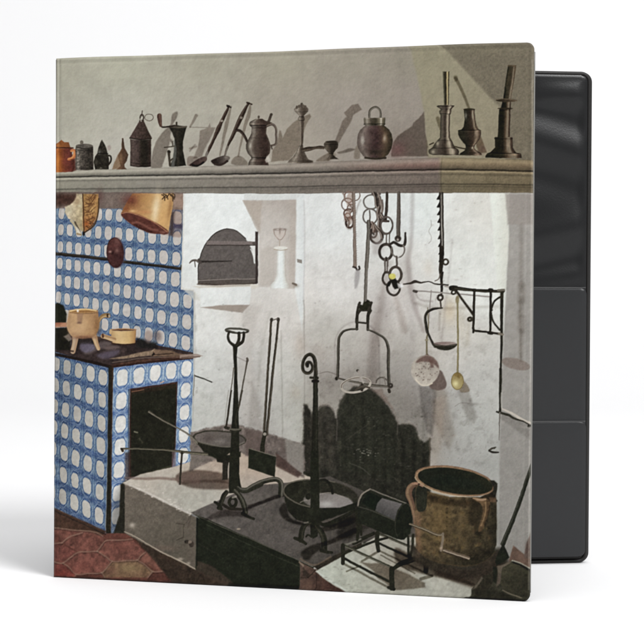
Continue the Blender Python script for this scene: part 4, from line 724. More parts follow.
    E(136, 548, 13, 15, (54, 50, 42)); S([(150, 545), (205, 560)], 1.4, (84, 78, 70)); S([(205, 560), (300, 580), (400, 600), (570, 616)], [1.2, 1.8, 2.2, 1.8], (74, 69, 60), hl=(-0.3, 0.4, (116, 110, 100))); O(290, 600, 118, 58, 2.2, (172, 164, 152), rot=-9); O(290, 602, 118, 58, 0.8, (104, 96, 86), rot=-9, a0=180, a1=350); E(304, 486, 11, 11, (56, 50, 44)); S([(310, 490), (325, 530), (322, 570)], 1.6, (150, 142, 134)); S([(330, 540), (350, 580)], 2.0, (160, 152, 144)); P([(370, 560), (385, 530), (400, 580)], (138, 128, 120), soft=0.8, a=0.8); O(500, 580, 46, 40, 1.4, (92, 86, 78), a0=180, a1=330); O(568, 606, 14, 15, 1.6, (64, 58, 51)); S([(556, 640), (560, 655)], 2.8, (56, 52, 44)); S([(340, 600), (340, 640)], 2.6, (60, 54, 46)); S([(290, 640), (340, 612), (400, 622)], 1.6, (84, 76, 66)); S([(520, 535), (530, 600)], 1.2, (120, 113, 105))
    # ladle bowl, skimmer and brass spoon
    at(320, 310, 160)
    M([(398, 305), (470, 310), (466, 420), (452, 505), (432, 490), (412, 420)], (0.80, 0.79, 0.79), 2.0, sm=False); M([(462, 310), (505, 318), (545, 500), (520, 560), (470, 470), (455, 420)], (0.90, 0.88, 0.86), 3.0, sm=False)
    P([(480, 240), (508, 285), (505, 315), (470, 322), (440, 302)], (104, 90, 83), soft=0.9, sm=True, a=0.95)
    at(400, 300)
    S([(222, 60), (228, 200), (216, 330), (218, 445)], [0.9, 1.0, 1.6, 1.8], (112, 104, 82)); S([(210, 320), (222, 318)], 2.0, (140, 132, 110)); P([(204, 440), (222, 425), (240, 445)], (96, 80, 66), soft=0.7)
    E(204, 560, 114, 122, (152, 144, 133), rot=4, soft=0.8, grad=(250, 470, 180, 640, (172, 164, 152)), tex=(0.06, 3, 47)); P([(130, 500), (160, 462), (215, 442), (262, 458), (300, 500), (312, 545), (280, 520), (240, 500), (190, 492)], (112, 92, 84), soft=1.2, sm=True); P([(232, 470), (262, 480), (275, 540), (250, 545)], (98, 74, 66), soft=1.0, a=0.7)
    r = np.random.default_rng(3)
    for k in range(34):
        a, q = r.uniform(0, 6.28), 92 * math.sqrt(r.random()); x, y = 208 + q * math.cos(a), 575 + q * math.sin(a) * 0.9
        G(x, y, 5, 5, (110, 96, 88), 0.8)
    S([(128, 640), (170, 680), (220, 684), (260, 668)], 1.4, (206, 196, 176), a=0.8)
    S([(340, 62), (280, 66), (225, 88), (205, 130), (208, 190), (225, 260), (255, 330), (282, 372)], [1.2, 1.8, 2.0, 2.2, 2.2, 2.0, 2.0, 2.4], (50, 46, 38), hl=(-0.5, 0.3, (78, 74, 64))); P([(264, 348), (320, 360), (400, 362), (458, 354), (442, 378), (405, 398), (362, 404), (315, 396), (282, 374)], (50, 48, 38), sm=True, soft=0.7); E(362, 350, 94, 18, (134, 118, 112), soft=0.6, grad=(290, 345, 440, 350, (150, 138, 130))); S([(270, 350), (362, 366), (455, 354)], 0.8, (70, 64, 56)); G(350, 345, 60, 7, (114, 94, 90), 0.5)
    S([(464, 5), (466, 300), (466, 600)], [1.2, 1.7, 1.9], (114, 106, 76), hl=(-0.3, 0.5, (142, 132, 100))); M([(520, 380), (560, 360), (575, 100), (560, 95), (545, 200)], (0.95, 0.94, 0.92), 2.0, sm=False)
    at(320, 310, 160)
    M([(552, 320), (600, 325), (632, 430), (622, 455), (590, 430)], (0.84, 0.83, 0.82), 2.2, sm=False); P([(578, 285), (600, 310), (600, 328), (570, 330), (560, 310)], (120, 108, 92), soft=0.9, sm=True, a=0.85)
    E(554, 285, 25, 35, (142, 126, 84), soft=0.7, grad=(554, 255, 550, 315, (160, 147, 102))); G(546, 296, 12, 12, (222, 214, 160), 0.75); P([(540, 262), (555, 248), (570, 262), (562, 275)], (118, 98, 56), soft=0.9, a=0.8); O(554, 285, 24, 34, 0.8, (108, 92, 54), a=0.7)

def paint_floor_and_hearth():
    at()
    # red hexagon tiles
    P([(46, 505), (106, 533), (126, 533), (196, 570), (260, 585), (360, 596), (360, 612), (46, 612)], (106, 66, 56), soft=0.9, grad=(60, 530, 200, 590, (96, 62, 53)), tex=(0.14, 6, 30))
    P([(46, 504), (106, 531), (100, 536), (80, 531), (46, 529)], (80, 58, 46), soft=1.2, tex=(0.08, 4)); S([(46, 507), (105, 534)], 1.4, (54, 44, 38), a=0.7)
    at(45, 500, 100)
    for pts, c in (([(60, 178), (310, 205), (395, 250), (330, 330), (210, 330), (110, 275)], (122, 80, 70)), ([(400, 255), (560, 255), (640, 335), (590, 385), (430, 393), (335, 330)], (124, 82, 72)), ([(210, 335), (335, 335), (430, 395), (362, 465), (200, 478), (112, 405)], (126, 82, 72)), ([(430, 400), (590, 390), (700, 460), (650, 500), (380, 500), (365, 470)], (122, 100, 76)), ([(60, 410), (110, 410), (195, 478), (180, 510), (60, 510)], (122, 68, 60)), ([(640, 340), (760, 330), (900, 460), (760, 470), (600, 385)], (126, 86, 74)), ([(60, 280), (105, 280), (200, 335), (105, 400), (60, 395)], (120, 74, 66))):
        P(pts, c, soft=1.2, a=0.75, tex=(0.2, 4, 31)); 
    G(540, 440, 90, 34, (150, 130, 94), 0.6); G(420, 450, 40, 30, (110, 74, 64), 0.5); G(250, 420, 60, 30, (130, 78, 68), 0.4); G(480, 300, 60, 30, (132, 80, 70), 0.4); G(150, 230, 60, 20, (128, 86, 74), 0.35); G(90, 470, 40, 26, (132, 60, 54), 0.4)
    for pts in ([(60, 178), (130, 186), (230, 196), (320, 205), (370, 232)], [(110, 275), (150, 240), (175, 228), (240, 210)], [(335, 330), (365, 290), (395, 258), (460, 258), (560, 250)], [(335, 330), (385, 362), (430, 394), (510, 390), (590, 385), (615, 358), (645, 335)], [(335, 330), (270, 332), (210, 336), (160, 370), (110, 405), (60, 398)], [(430, 394), (400, 430), (362, 468), (280, 474), (200, 478), (150, 430), (112, 405)], [(362, 468), (384, 500)], [(200, 478), (180, 505)], [(590, 385), (640, 415), (690, 460), (755, 458), (830, 458)], [(690, 460), (660, 500)], [(110, 275), (60, 280)]):
        S(pts, 1.2, (140, 114, 98), a=0.72, soft=0.9); S([(x + 2, y + 9) for x, y in pts], 1.0, 0, soft=0.9, mul=(0.84, 0.84, 0.84))
    at()
    G(62, 575, 14, 7, (124, 56, 50), 0.35); S([(50, 577), (120, 580), (250, 589)], 2.2, (62, 40, 34), a=0.6, soft=1.2)
    P([(132, 536), (150, 540), (194, 566), (260, 596), (180, 592), (150, 556)], (66, 54, 44), soft=1.6, tex=(0.1, 4)); G(168, 557, 10, 6, (84, 66, 52), 0.5)
    # white rendered hearth block
    P([(124.6, 482), (190, 514), (196, 517), (195.4, 570), (160, 552), (124.4, 533)], (112, 103, 92), soft=0.8, grad=(130, 490, 170, 550, (98, 91, 80)), tex=(0.06, 4, 33))
    G(132, 525, 3, 2.5, (190, 180, 166), 0.7); G(165, 548, 12, 3, (132, 110, 98), 0.35)
    S([(124, 531.5), (134, 536), (150, 545.4), (163, 553), (180, 561), (195, 569)], [0.9, 1.2, 1.1, 1.4, 1.4, 1.2], (172, 158, 140), a=0.75); G(180, 559, 3, 1.5, (190, 176, 160), 0.6); G(188, 563, 2, 1.5, (196, 184, 168), 0.6)
    for pts in ([(189, 513), (188, 520), (183.6, 525), (183.4, 536)], [(190.6, 513), (189.8, 520), (187.4, 527)], [(183.6, 524), (176, 523)], [(183.4, 537), (176, 540)]): S(pts, [1.3] + [0.8] * (len(pts) - 1), (66, 58, 50), a=0.6, soft=0.7)
    E(186.4, 541.6, 2.2, 1.8, (44, 38, 32), soft=0.8); E(191, 544, 2.4, 3, (50, 42, 36), soft=0.8); E(189.6, 541.8, 1.8, 1.6, (134, 120, 106), soft=0.7); P([(185, 518), (195, 518), (195, 566), (186, 562)], (104, 94, 84), a=0.35, soft=2.5)
    wash([(123.4, 482), (140, 474), (173, 466.5), (200, 458), (240, 448), (262, 452), (300, 470), (320, 482), (300, 500), (230, 500), (192, 513.5), (160, 499)], [(130, 481, 196, 188, 174), (150, 476, 176, 166, 153), (170, 490, 170, 166, 155), (190, 500, 168, 166, 155), (190, 464, 182, 168, 152), (215, 460, 182, 162, 146), (240, 470, 176, 158, 140), (255, 470, 170, 148, 130), (285, 470, 182, 170, 156), (250, 480, 170, 164, 154), (210, 495, 170, 168, 158)], soft=0.8, tex=(0.05, 4, 34))
    S([(124, 482.6), (145, 491.5), (168, 503), (190, 513.6)], [1.4, 2.2, 2.0, 1.8], (204, 196, 184), a=0.7, soft=0.9)
    r = np.random.default_rng(6)
    for k in range(40): 
        t = r.random(); G(124 + 66 * t + r.normal(0, 2), 481 + 32 * t + r.normal(0, 2.2), r.uniform(0.5, 1.6), 0.7, (216, 208, 196), 0.5)
    # shadow printed as a dark band at the foot of the wall
    P([(191, 431.5), (205, 428), (225, 423.6), (236, 423.4), (262, 430.5), (285, 438), (304.6, 445), (304.6, 478), (298, 474), (275, 464), (250, 456), (235, 450), (190, 470)], (116, 106, 99), soft=1.4, grad=(200, 440, 290, 460, (108, 98, 92)), tex=(0.14, 4, 35), rough=1.0); P([(245, 428), (262, 432), (270, 460), (246, 455)], (98, 84, 78), soft=2.5, a=0.7); P([(192, 446), (215, 452), (196, 466), (190, 470)], (120, 112, 104), soft=1.5, a=0.6); P([(285, 438), (304, 445), (303, 474), (288, 468)], (140, 136, 128), soft=1.6, a=0.7); P([(276, 452), (302, 473), (298, 477), (276, 466)], (78, 60, 54), soft=1.2, a=0.8); S([(282, 440), (283, 452)], 3.5, (104, 92, 86), a=0.7, soft=1.5)
    at(180, 450)
    M([(-30, 200), (40, 168), (140, 155), (260, 168), (340, 185), (395, 230), (395, 305), (250, 315), (120, 305), (30, 280), (-20, 250)], (0.60, 0.55, 0.53), 1.6); M([(-60, 215), (0, 240), (340, 235), (390, 262), (200, 258), (0, 275)], (0.82, 0.78, 0.76), 1.4, sm=False)
    at(120, 430)
    S([(40, 380), (160, 388), (320, 385), (470, 395), (500, 410)], [1.6, 2.6, 2.6, 2.4, 1.6], (122, 104, 94), a=0.75, soft=1.2); P([(440, 385), (520, 345), (640, 330), (640, 440), (560, 420), (480, 430)], (112, 92, 84), soft=2.5, a=0.45)
    at()
    # iron hearth plate
    P([(190.6, 512), (214, 502), (240, 490.5), (262, 484), (290, 482), (330, 476), (430, 520), (440, 545), (360, 542), (313.6, 567.4), (255, 541), (196, 516)], (98, 92, 87), soft=0.8, grad=(220, 510, 350, 530, (80, 75, 69)), tex=(0.09, 4, 36))
    G(230, 512, 16, 5, (84, 74, 68), 0.5); G(290, 540, 20, 8, (104, 98, 94), 0.5); G(250, 500, 14, 5, (112, 106, 98), 0.5)
    for k in range(36): G(r.uniform(200, 330), r.uniform(500, 556), r.uniform(0.5, 2), 0.6, (132, 122, 112), r.uniform(0.1, 0.35))
    P([(196, 517), (206, 521), (255, 542.6), (300, 562), (300, 595), (262, 590), (240, 588), (195, 569)], (42, 46, 34), soft=0.8, tex=(0.05, 5)); P([(194, 513.8), (206, 518.4), (255, 540.4), (313.4, 567.2), (312.6, 570.4), (254.5, 545.4), (205, 523.4)], (40, 44, 32), soft=0.6); S([(206, 524.6), (255, 547.4), (300, 567)], 0.9, (66, 68, 54), a=0.6); S([(199, 544), (218, 554.6)], 0.8, (58, 56, 46), a=0.7); P([(196, 560), (212, 566), (234, 584), (228, 588), (196, 571)], (76, 64, 54), soft=1.2, a=0.8); S([(197, 518), (196.4, 565)], 1.4, (34, 36, 28), a=0.8); S([(192, 513.4), (220, 526), (255, 541), (312, 566.6)], 0.8, (120, 112, 102), a=0.5); E(238.5, 528.6, 2, 0.8, (176, 160, 138), a=0.7)
    P([(229, 583), (300, 586), (300, 596), (225, 594)], (28, 28, 22), soft=1.5, a=0.8)
    # brick pier between firebox and right hearth
    P([(299.6, 562), (313.4, 568.5), (320, 571), (360, 594), (356, 600), (299.6, 598)], (94, 76, 66), soft=0.8, grad=(302, 570, 340, 592, (74, 50, 42)), tex=(0.10, 3, 37)); S([(301, 577.5), (308, 577), (315, 570)], 1.2, (56, 46, 38), a=0.7); P([(300.5, 580), (312, 579), (312, 594), (300.5, 593)], (106, 82, 70), a=0.6, soft=1.0); S([(299, 562), (303, 566)], 1.6, (132, 116, 100), a=0.8); S([(316, 573), (316, 592)], 1.0, (60, 44, 38), a=0.6); P([(303, 568), (309, 574), (308, 578), (302, 576)], (50, 44, 36), a=0.6, soft=1.0)
    wash([(315.6, 571), (340, 556), (360, 546), (380, 534), (440, 540), (500, 560), (500, 612), (362, 612), (352, 594.4), (335, 586.5), (322, 577.6)], [(325, 572, 182, 186, 172), (345, 585, 170, 172, 158), (350, 560, 174, 175, 162), (375, 545, 160, 156, 144), (400, 570, 150, 142, 128), (420, 590, 170, 170, 158), (440, 580, 170, 168, 156), (470, 595, 160, 158, 146), (380, 600, 168, 168, 156)], soft=0.8, tex=(0.06, 4, 38))
    S([(316, 571.5), (330, 581), (343, 589), (352, 594)], 1.4, (196, 200, 190), a=0.7, soft=0.9)
    for k in range(40): G(r.uniform(318, 360), r.uniform(565, 594), r.uniform(0.5, 1.8), 0.6, (112, 108, 98), r.uniform(0.15, 0.4))
    P([(313, 566.4), (335, 555), (361, 541.6), (362, 545), (338, 558.6), (317, 570)], (52, 46, 36), soft=0.8, a=0.95); S([(300, 559), (314, 565), (330, 557)], 1.6, (132, 112, 92), a=0.5, soft=1.0)

def paint_hearth_iron():
    ir = (46, 46, 35); lt = (84, 82, 70)
    at()
    # long handled rods
    S([(194.7, 375), (203, 378), (212, 381.4)], 1.1, (60, 58, 52)); S([(194.6, 374), (193.6, 395)], 0.8, (112, 108, 102), a=0.8); E(197, 391, 1.2, 2, (150, 146, 140), a=0.4)
    P([(180, 354.4), (196, 353), (203, 355), (196, 357.5), (180, 358)], (150, 132, 120), soft=0.7, a=0.85); S([(182, 357), (200, 356)], 0.9, (90, 70, 60), a=0.8)
    # plate stand with wok
    at(180, 390)
    P([(100, 372), (125, 345), (200, 325), (300, 320), (420, 330), (500, 360), (535, 395), (520, 425), (470, 450), (420, 490), (360, 530), (300, 532), (230, 510), (185, 485), (150, 440)], (44, 44, 34), sm=False, soft=0.8)
    E(322, 388, 206, 60, (112, 103, 97), rot=4, soft=0.9, grad=(160, 360, 480, 400, (88, 82, 76))); G(230, 390, 50, 34, (84, 74, 70), 0.6); G(320, 410, 60, 22, (134, 128, 122), 0.5); G(390, 350, 60, 14, (118, 110, 104), 0.5); O(322, 388, 208, 62, 1.1, (70, 66, 56), rot=4); S([(125, 400), (200, 425), (320, 448), (440, 448), (520, 415)], 1.4, (128, 122, 112), a=0.55)
    P([(180, 470), (260, 505), (420, 520), (490, 490), (490, 530), (420, 560), (300, 550), (200, 512)], (42, 43, 33), soft=0.9); P([(290, 540), (422, 545), (418, 575), (360, 585), (300, 575)], (44, 42, 33), soft=0.8)
    at(180, 450)
    P([(345, 80), (402, 82), (392, 130), (384, 235), (340, 236)], (52, 48, 40), soft=0.9); S([(398, 100), (390, 150), (392, 215)], 1.3, (168, 158, 148), a=0.8); S([(395, 215), (412, 240)], 1.6, (176, 166, 156), a=0.7)
    at(120, 430)
    S([(10, 148), (150, 146), (300, 152), (420, 162), (560, 178), (700, 190)], [1.6, 1.5, 1.5, 1.8, 2.4, 2.6], (70, 66, 54), hl=(-0.4, 0.5, (118, 112, 96))); S([(14, 150), (22, 165)], 2.2, (56, 48, 38)); S([(498, 178), (490, 300), (480, 432)], [1.7, 1.6, 1.5], (60, 54, 45)); P([(480, 178), (520, 178), (500, 196)], (54, 50, 40))
    at(120, 370)
    S([(236, 332), (300, 372), (380, 418), (470, 465), (540, 508), (590, 550), (620, 600)], [2.0, 1.4, 1.4, 1.3, 1.2, 1.2, 1.2], (128, 120, 106), hl=(0.5, 0.5, (84, 78, 66)))
    at(180, 390)
    S([(0, 310), (60, 345), (110, 385), (140, 420)], 1.5, (96, 90, 80), hl=(-0.4, 0.4, (140, 134, 122)))
    # thin spits behind the stand
    at(200, 320)
    S([(271, 380), (262, 480), (238, 640)], 1.0, (96, 90, 80)); S([(300, 292), (340, 312), (378, 328)], 0.8, (150, 144, 138)); S([(384, 310), (362, 430), (325, 640)], [1.6, 1.2, 1.1], (84, 78, 68)); S([(380, 302), (386, 320)], 2, (92, 84, 76))
    at(180, 390)
    S([(414, 0), (396, 130), (374, 295)], [1.4, 1.7, 1.6], (62, 56, 46)); S([(392, 0), (368, 190), (355, 320)], 0.9, (148, 144, 136), a=0.8); S([(502, 0), (486, 80), (468, 160)], 1.6, (74, 68, 58)); S([(366, 296), (395, 305)], 2.6, (58, 54, 44))
    # shovel with two shafts
    at()
    S([(271.3, 319), (268, 372), (264.2, 434)], [2.0, 2.1, 2.2], (62, 56, 45), hl=(-0.4, 0.4, (92, 84, 72))); S([(278.6, 318.6), (273, 372), (266.8, 434)], [1.9, 2.1, 2.2], (58, 53, 43), hl=(0.4, 0.4, (90, 82, 70))); E(271.5, 318.8, 1.7, 2.0, (66, 60, 52)); E(278.2, 318.6, 1.8, 2.0, (72, 66, 58)); S([(273, 319.2), (277, 318)], 1.2, (110, 104, 96)); S([(265, 432), (263, 444), (262, 456)], [3.2, 4.0, 4.6], (48, 47, 36)); E(264.8, 433.4, 1.6, 1.6, (160, 152, 142), a=0.9)
    P([(248.8, 447.6), (262, 451.5), (276, 455.5), (274.6, 476.6), (248.4, 467.4)], (44, 47, 35), soft=0.7, tex=(0.06, 4)); S([(249, 447.8), (262, 451.6), (276, 455.6)], 0.9, (122, 114, 102), a=0.8)
    # standing light with ring top
    at(200, 320)
    O(298, 78, 90, 15, 1.9, (88, 85, 76), rot=2); S([(215, 88), (298, 100), (385, 90)], 1.4, (58, 55, 46), a=0.8); E(325, 84, 46, 7, (206, 208, 204), soft=0.7, a=0.9)
    S([(234, 95), (226, 130), (238, 168), (270, 196)], [2.2, 2.2, 2.4, 3.0], (58, 55, 46)); S([(352, 95), (352, 130), (340, 168), (300, 196)], [2.4, 2.6, 2.8, 3.2], (52, 49, 40)); S([(314, 98), (312, 150), (296, 195)], [2.8, 2.6, 3.0], (54, 51, 42)); E(285, 200, 24, 14, (50, 48, 38))
    P([(264, 198), (302, 198), (298, 280), (300, 400), (306, 520), (312, 660), (272, 660), (274, 520), (276, 400), (270, 290)], (46, 45, 35), soft=0.6)
    at(180, 390)
    P([(432, 60), (470, 60), (474, 180), (476, 300), (478, 420), (478, 660), (404, 660), (410, 420), (414, 300), (426, 180)], (44, 44, 34), soft=0.6); S([(404, 312), (440, 318), (492, 312)], [2.4, 3.0, 2.2], (96, 92, 80)); S([(408, 322), (445, 330), (488, 320)], 1.4, (52, 50, 40)); S([(468, 150), (450, 240), (460, 300)], 1.0, (70, 68, 56), a=0.6)
    at(180, 450)
    P([(404, 0), (474, 0), (476, 180), (486, 260), (500, 320), (470, 345), (392, 345), (394, 200)], (44, 45, 34), soft=0.6)
    S([(374, 336), (350, 370), (330, 420), (312, 462)], [4.0, 4.6, 4.4, 4.0], ir, hl=(0.4, 0.4, (66, 64, 52))); S([(445, 330), (480, 370), (510, 430), (524, 500)], [4.2, 4.8, 5.0, 4.6], (50, 49, 38), hl=(0.2, 0.4, (88, 86, 74))); O(424, 418, 28, 34, 2.8, ir); S([(424, 380), (448, 372)], 2, (170, 162, 150), a=0.6); S([(350, 440), (400, 468), (490, 474)], 2.6, (50, 46, 38)); S([(280, 416), (310, 440), (330, 470)], [2.2, 2.8, 3.0], ir); S([(505, 508), (550, 535), (592, 550)], [3.6, 2.8, 2.2], ir); M([(200, 560), (330, 480), (520, 500), (560, 540), (400, 530), (300, 545)], (0.72, 0.7, 0.69), 1.4); M([(540, 440), (660, 405), (900, 320), (900, 350), (660, 430), (545, 470)], (0.68, 0.66, 0.65), 1.0, sm=False)
    S([(466, 300), (490, 318), (530, 322), (580, 305), (650, 270)], [3.0, 4.6, 5.2, 5.0, 5.0], (52, 52, 41), hl=(0.45, 0.4, (92, 90, 80)))
    at(250, 450)
    S([(0, 305), (40, 280), (90, 255), (150, 238), (205, 232), (240, 250), (250, 290), (246, 360)], [5.0, 4.8, 4.6, 4.6, 4.6, 4.8, 5.0, 4.8], (50, 50, 39), hl=(0.45, 0.4, (104, 100, 90))); M([(-60, 470), (100, 400), (215, 355), (270, 370), (100, 425), (-60, 500)], (0.7, 0.68, 0.67), 1.0, sm=False)
    # round pan on the plate
    M([(236, 490), (250, 440), (290, 430), (320, 540), (440, 590), (400, 600), (320, 580), (260, 540)], (0.55, 0.54, 0.50), 1.4)
    at()
    P([(283.6, 490), (284.6, 500), (288, 511), (296, 519.4), (310, 523.4), (328, 523), (344, 518), (354, 509), (358, 499), (340, 500), (300, 500)], (42, 43, 33), soft=0.8)
    P([(357, 500), (358, 516), (330, 528), (322, 524)], (46, 44, 34), soft=1.2, a=0.7)
    E(320.6, 494, 37.6, 14.6, (48, 48, 37), rot=7, soft=0.8, grad=(295, 485, 345, 505, (56, 54, 44)), tex=(0.06, 4)); E(328, 501.4, 25, 8.4, (112, 106, 100), rot=5, soft=1.2, grad=(310, 500, 335, 505, (132, 126, 122))); G(326, 504, 8, 3.5, (176, 174, 168), 0.8); G(336, 499, 9, 3, (140, 134, 128), 0.5); S([(306, 500), (316, 495), (330, 492.6), (344, 497)], 0.9, (150, 142, 134), a=0.7); S([(300, 502), (306, 499.6), (312, 499)], 0.8, (140, 132, 122), a=0.7)
    O(320.6, 494, 37.4, 14.6, 1.3, (104, 98, 86), rot=7, a0=70, a1=290, a=0.85); O(320.6, 494, 37.4, 14.4, 0.9, (70, 66, 56), rot=7, a0=-70, a1=70, a=0.85); P([(318, 507.5), (340, 507.4), (357, 501.6), (354, 511), (340, 519), (318, 521)], (40, 42, 32), soft=0.7)
    at(320, 450); S([(0, 236), (40, 240), (72, 262), (92, 300), (100, 345)], [1.6, 2.6, 3.0, 2.8, 2.2], (40, 40, 31))
    P([(5, 575), (60, 555), (290, 475), (285, 500), (100, 585), (30, 610)], (100, 92, 86), soft=1.0, a=0.8)
    # andiron with scroll head
    at(290, 340)
    S([(206, 300), (206, 230), (204, 175), (190, 130), (162, 110), (132, 122), (110, 160), (104, 210), (114, 248), (142, 262), (170, 248), (182, 215), (170, 180), (148, 172), (134, 188), (142, 206)], [3.6, 3.4, 3.4, 3.4, 3.2, 3.0, 2.8, 2.8, 2.8, 2.8, 2.7, 2.6, 2.6, 2.6, 2.8, 2.8], (50, 46, 37), hl=(-0.5, 0.3, (76, 72, 60))); E(144, 192, 13, 15, (44, 40, 32)); S([(166, 297), (190, 300), (222, 300)], [2.2, 2.0, 2.4], (54, 50, 40)); S([(205, 300), (206, 420), (204, 660)], [4.2, 4.4, 4.6], (46, 45, 35), hl=(-0.5, 0.35, (72, 68, 58)))
    at(250, 380)
    P([(512, 0), (546, 0), (548, 300), (550, 660), (496, 660), (505, 300)], (44, 44, 34), soft=0.6); S([(530, 0), (536, 300), (532, 640)], 1.3, (60, 60, 48), a=0.7, soft=0.8); S([(506, 4), (548, 4)], 2.4, (40, 36, 28))
    P([(500, 250), (512, 260), (505, 640), (490, 640)], (38, 36, 28), soft=1.2, a=0.5)
    at(250, 450)
    P([(490, 0), (552, 0), (556, 300), (558, 460), (560, 660), (486, 660), (484, 460), (486, 200)], (42, 44, 33), soft=0.6); E(466, 372, 22, 26, (40, 40, 31)); S([(440, 180), (470, 195), (500, 190)], 3.0, (40, 40, 31), a=0.8); P([(455, 470), (500, 460), (500, 530), (470, 510)], (48, 50, 38), soft=0.9)
    S([(556, 580), (600, 600), (700, 560), (860, 480)], [2.0, 3.6, 3.6, 3.0], (44, 44, 34)); 
    at(280, 520)
    P([(240, -40), (312, -40), (308, 60), (300, 130), (262, 150), (244, 120)], (42, 43, 33), soft=0.7)
    S([(235, 20), (200, 36), (176, 80), (164, 160)], [3.4, 4.6, 5.2, 5.0], (44, 45, 34), hl=(0.4, 0.4, (64, 62, 50))); S([(296, 50), (330, 100), (352, 160), (356, 245)], [4.4, 5.2, 5.6, 5.2], (44, 45, 34), hl=(-0.4, 0.4, (66, 64, 52))); S([(118, 146), (160, 160), (205, 190)], [3.0, 3.6, 2.6], ir); S([(330, 244), (375, 258), (412, 262)], [3.4, 3.4, 2.6], ir); S([(206, 132), (225, 118), (250, 135)], 1.6, ir); S([(195, 20), (222, 16)], 1.8, (112, 106, 96), a=0.8)
    M([(165, 270), (210, 225), (300, 190), (330, 230), (270, 270), (230, 320), (190, 318)], (0.58, 0.57, 0.52), 1.6); M([(300, 190), (420, 150), (600, 60), (640, 70), (620, 100), (440, 180), (340, 215)], (0.6, 0.58, 0.54), 1.2, sm=False); M([(330, 60), (600, -20), (640, -10), (560, 40), (420, 80), (340, 95)], (0.62, 0.60, 0.56), 1.2, sm=False); M([(50, 0), (160, 20), (300, 40), (310, 70), (180, 40)], (0.8, 0.78, 0.75), 1.4, sm=False)
    # shadows of the roaster on the slab
    at(340, 510, 100)
    M([(125, 335), (200, 345), (280, 338), (330, 370), (450, 420), (545, 470), (548, 500), (470, 510), (340, 520), (290, 470), (240, 440), (215, 395)], (0.66, 0.62, 0.58), 1.2, sm=False); M([(560, 330), (700, 380), (860, 470), (1000, 560), (620, 420)], (0.6, 0.54, 0.5), 3.0, sm=False)
    for a, b, w in (((30, 350), (310, 500), 2.2), ((140, 330), (250, 262), 2.2), ((250, 262), (590, 425), 1.8), ((260, 290), (480, 410), 1.2), ((590, 425), (520, 445), 3.2), ((40, 395), (130, 360), 1.6)): S([a, b], w, 0, mul=(0.62, 0.60, 0.56), soft=0.8)
    M([(-10, 60), (110, 30), (200, 100), (60, 190), (-20, 180)], (0.66, 0.65, 0.62), 2.5, sm=False)
    # folding grid stand
    S([(242, 150), (400, 215), (552, 282)], 2.3, (60, 60, 48), hl=(-0.5, 0.35, (98, 94, 82))); S([(250, 214), (400, 285), (540, 350)], 2.0, ir); S([(238, 150), (236, 200), (244, 262)], [4.4, 4.2, 3.4], ir); S([(550, 292), (551, 395)], [4.6, 4.4], ir); S([(30, 274), (130, 235), (240, 195), (300, 180)], 2.2, ir); S([(85, 215), (140, 185), (215, 150)], [3.2, 3.6, 3.0], ir); S([(22, 222), (60, 216), (130, 185)], [1.6, 1.8, 1.6], (112, 108, 98)); S([(22, 226), (180, 300), (346, 378)], 2.2, (66, 66, 53), hl=(-0.5, 0.35, (108, 104, 92))); S([(30, 314), (170, 390), (325, 466)], 2.3, ir); S([(16, 226), (16, 342)], [3.8, 3.6], ir); S([(332, 380), (332, 505)], [5.0, 4.8], ir); S([(310, 500), (345, 512)], 3.0, ir); S([(346, 376), (390, 345), (440, 330), (560, 285)], [3.4, 4.6, 5.0, 3.6], ir); S([(440, 335), (560, 280)], 1.0, (104, 98, 86), a=0.6)
    S([(112, 0), (116, 120), (108, 190)], [5.0, 3.0, 2.4], ir); S([(136, 0), (134, 160)], 2.0, ir); S([(436, 170), (440, 300)], 2.2, ir); S([(468, 160), (462, 240), (450, 305)], 2.4, ir); S([(452, 200), (450, 260)], 1.4, (124, 116, 106), a=0.7)
    # coffee roasting drum
    at(320, 450, 160)
    P([(150, 228), (156, 200), (172, 174), (200, 156), (270, 184), (345, 214), (368, 240), (372, 290), (362, 335), (335, 360), (306, 358), (240, 330), (150, 290)], (46, 48, 38), soft=0.8, grad=(200, 200, 260, 330, (38, 42, 31)))
    P([(168, 214), (180, 186), (200, 170), (248, 190), (230, 220), (222, 244)], (30, 38, 28), soft=0.7); P([(222, 244), (232, 212), (250, 192), (330, 216), (312, 240), (300, 282)], (104, 100, 98), soft=0.7, grad=(285, 205, 262, 262, (78, 76, 74))); S([(152, 222), (158, 196), (175, 172), (202, 156)], [1.3, 1.6, 1.6, 1.4], (128, 120, 108)); S([(200, 156), (270, 184), (345, 214)], 1.2, (112, 106, 96)); S([(152, 226), (220, 248), (300, 284)], 0.9, (84, 82, 72), a=0.8)
    E(336, 288, 33, 73, (36, 40, 30), rot=9, soft=0.8); O(336, 288, 33, 73, 0.9, (64, 64, 52), rot=9, a0=120, a1=300, a=0.8)
    S([(362, 297), (420, 318), (470, 340), (494, 336)], [1.5, 1.9, 2.0, 2.2], (116, 108, 92), hl=(-0.4, 0.4, (160, 150, 132)))
    # brass cauldron
    at(390, 450)
    S([(225, 268), (180, 285), (155, 320), (152, 365), (172, 420), (190, 490), (204, 560), (210, 620)], [3.0, 5.6, 6.4, 6.2, 5.0, 4.4, 4.2, 3.6], (104, 80, 64), hl=(-0.4, 0.5, (132, 108, 84)))
    at()
    M([(395, 548), (415, 556), (470, 570), (500, 562), (520, 575), (500, 590), (440, 578), (400, 566)], (0.5, 0.46, 0.42), 2.0)
    P([(412, 545), (430, 556), (470, 562), (498, 548), (508, 560), (500, 574), (470, 578), (440, 572), (415, 562)], (56, 50, 41), soft=2.5, sm=True, a=0.9)
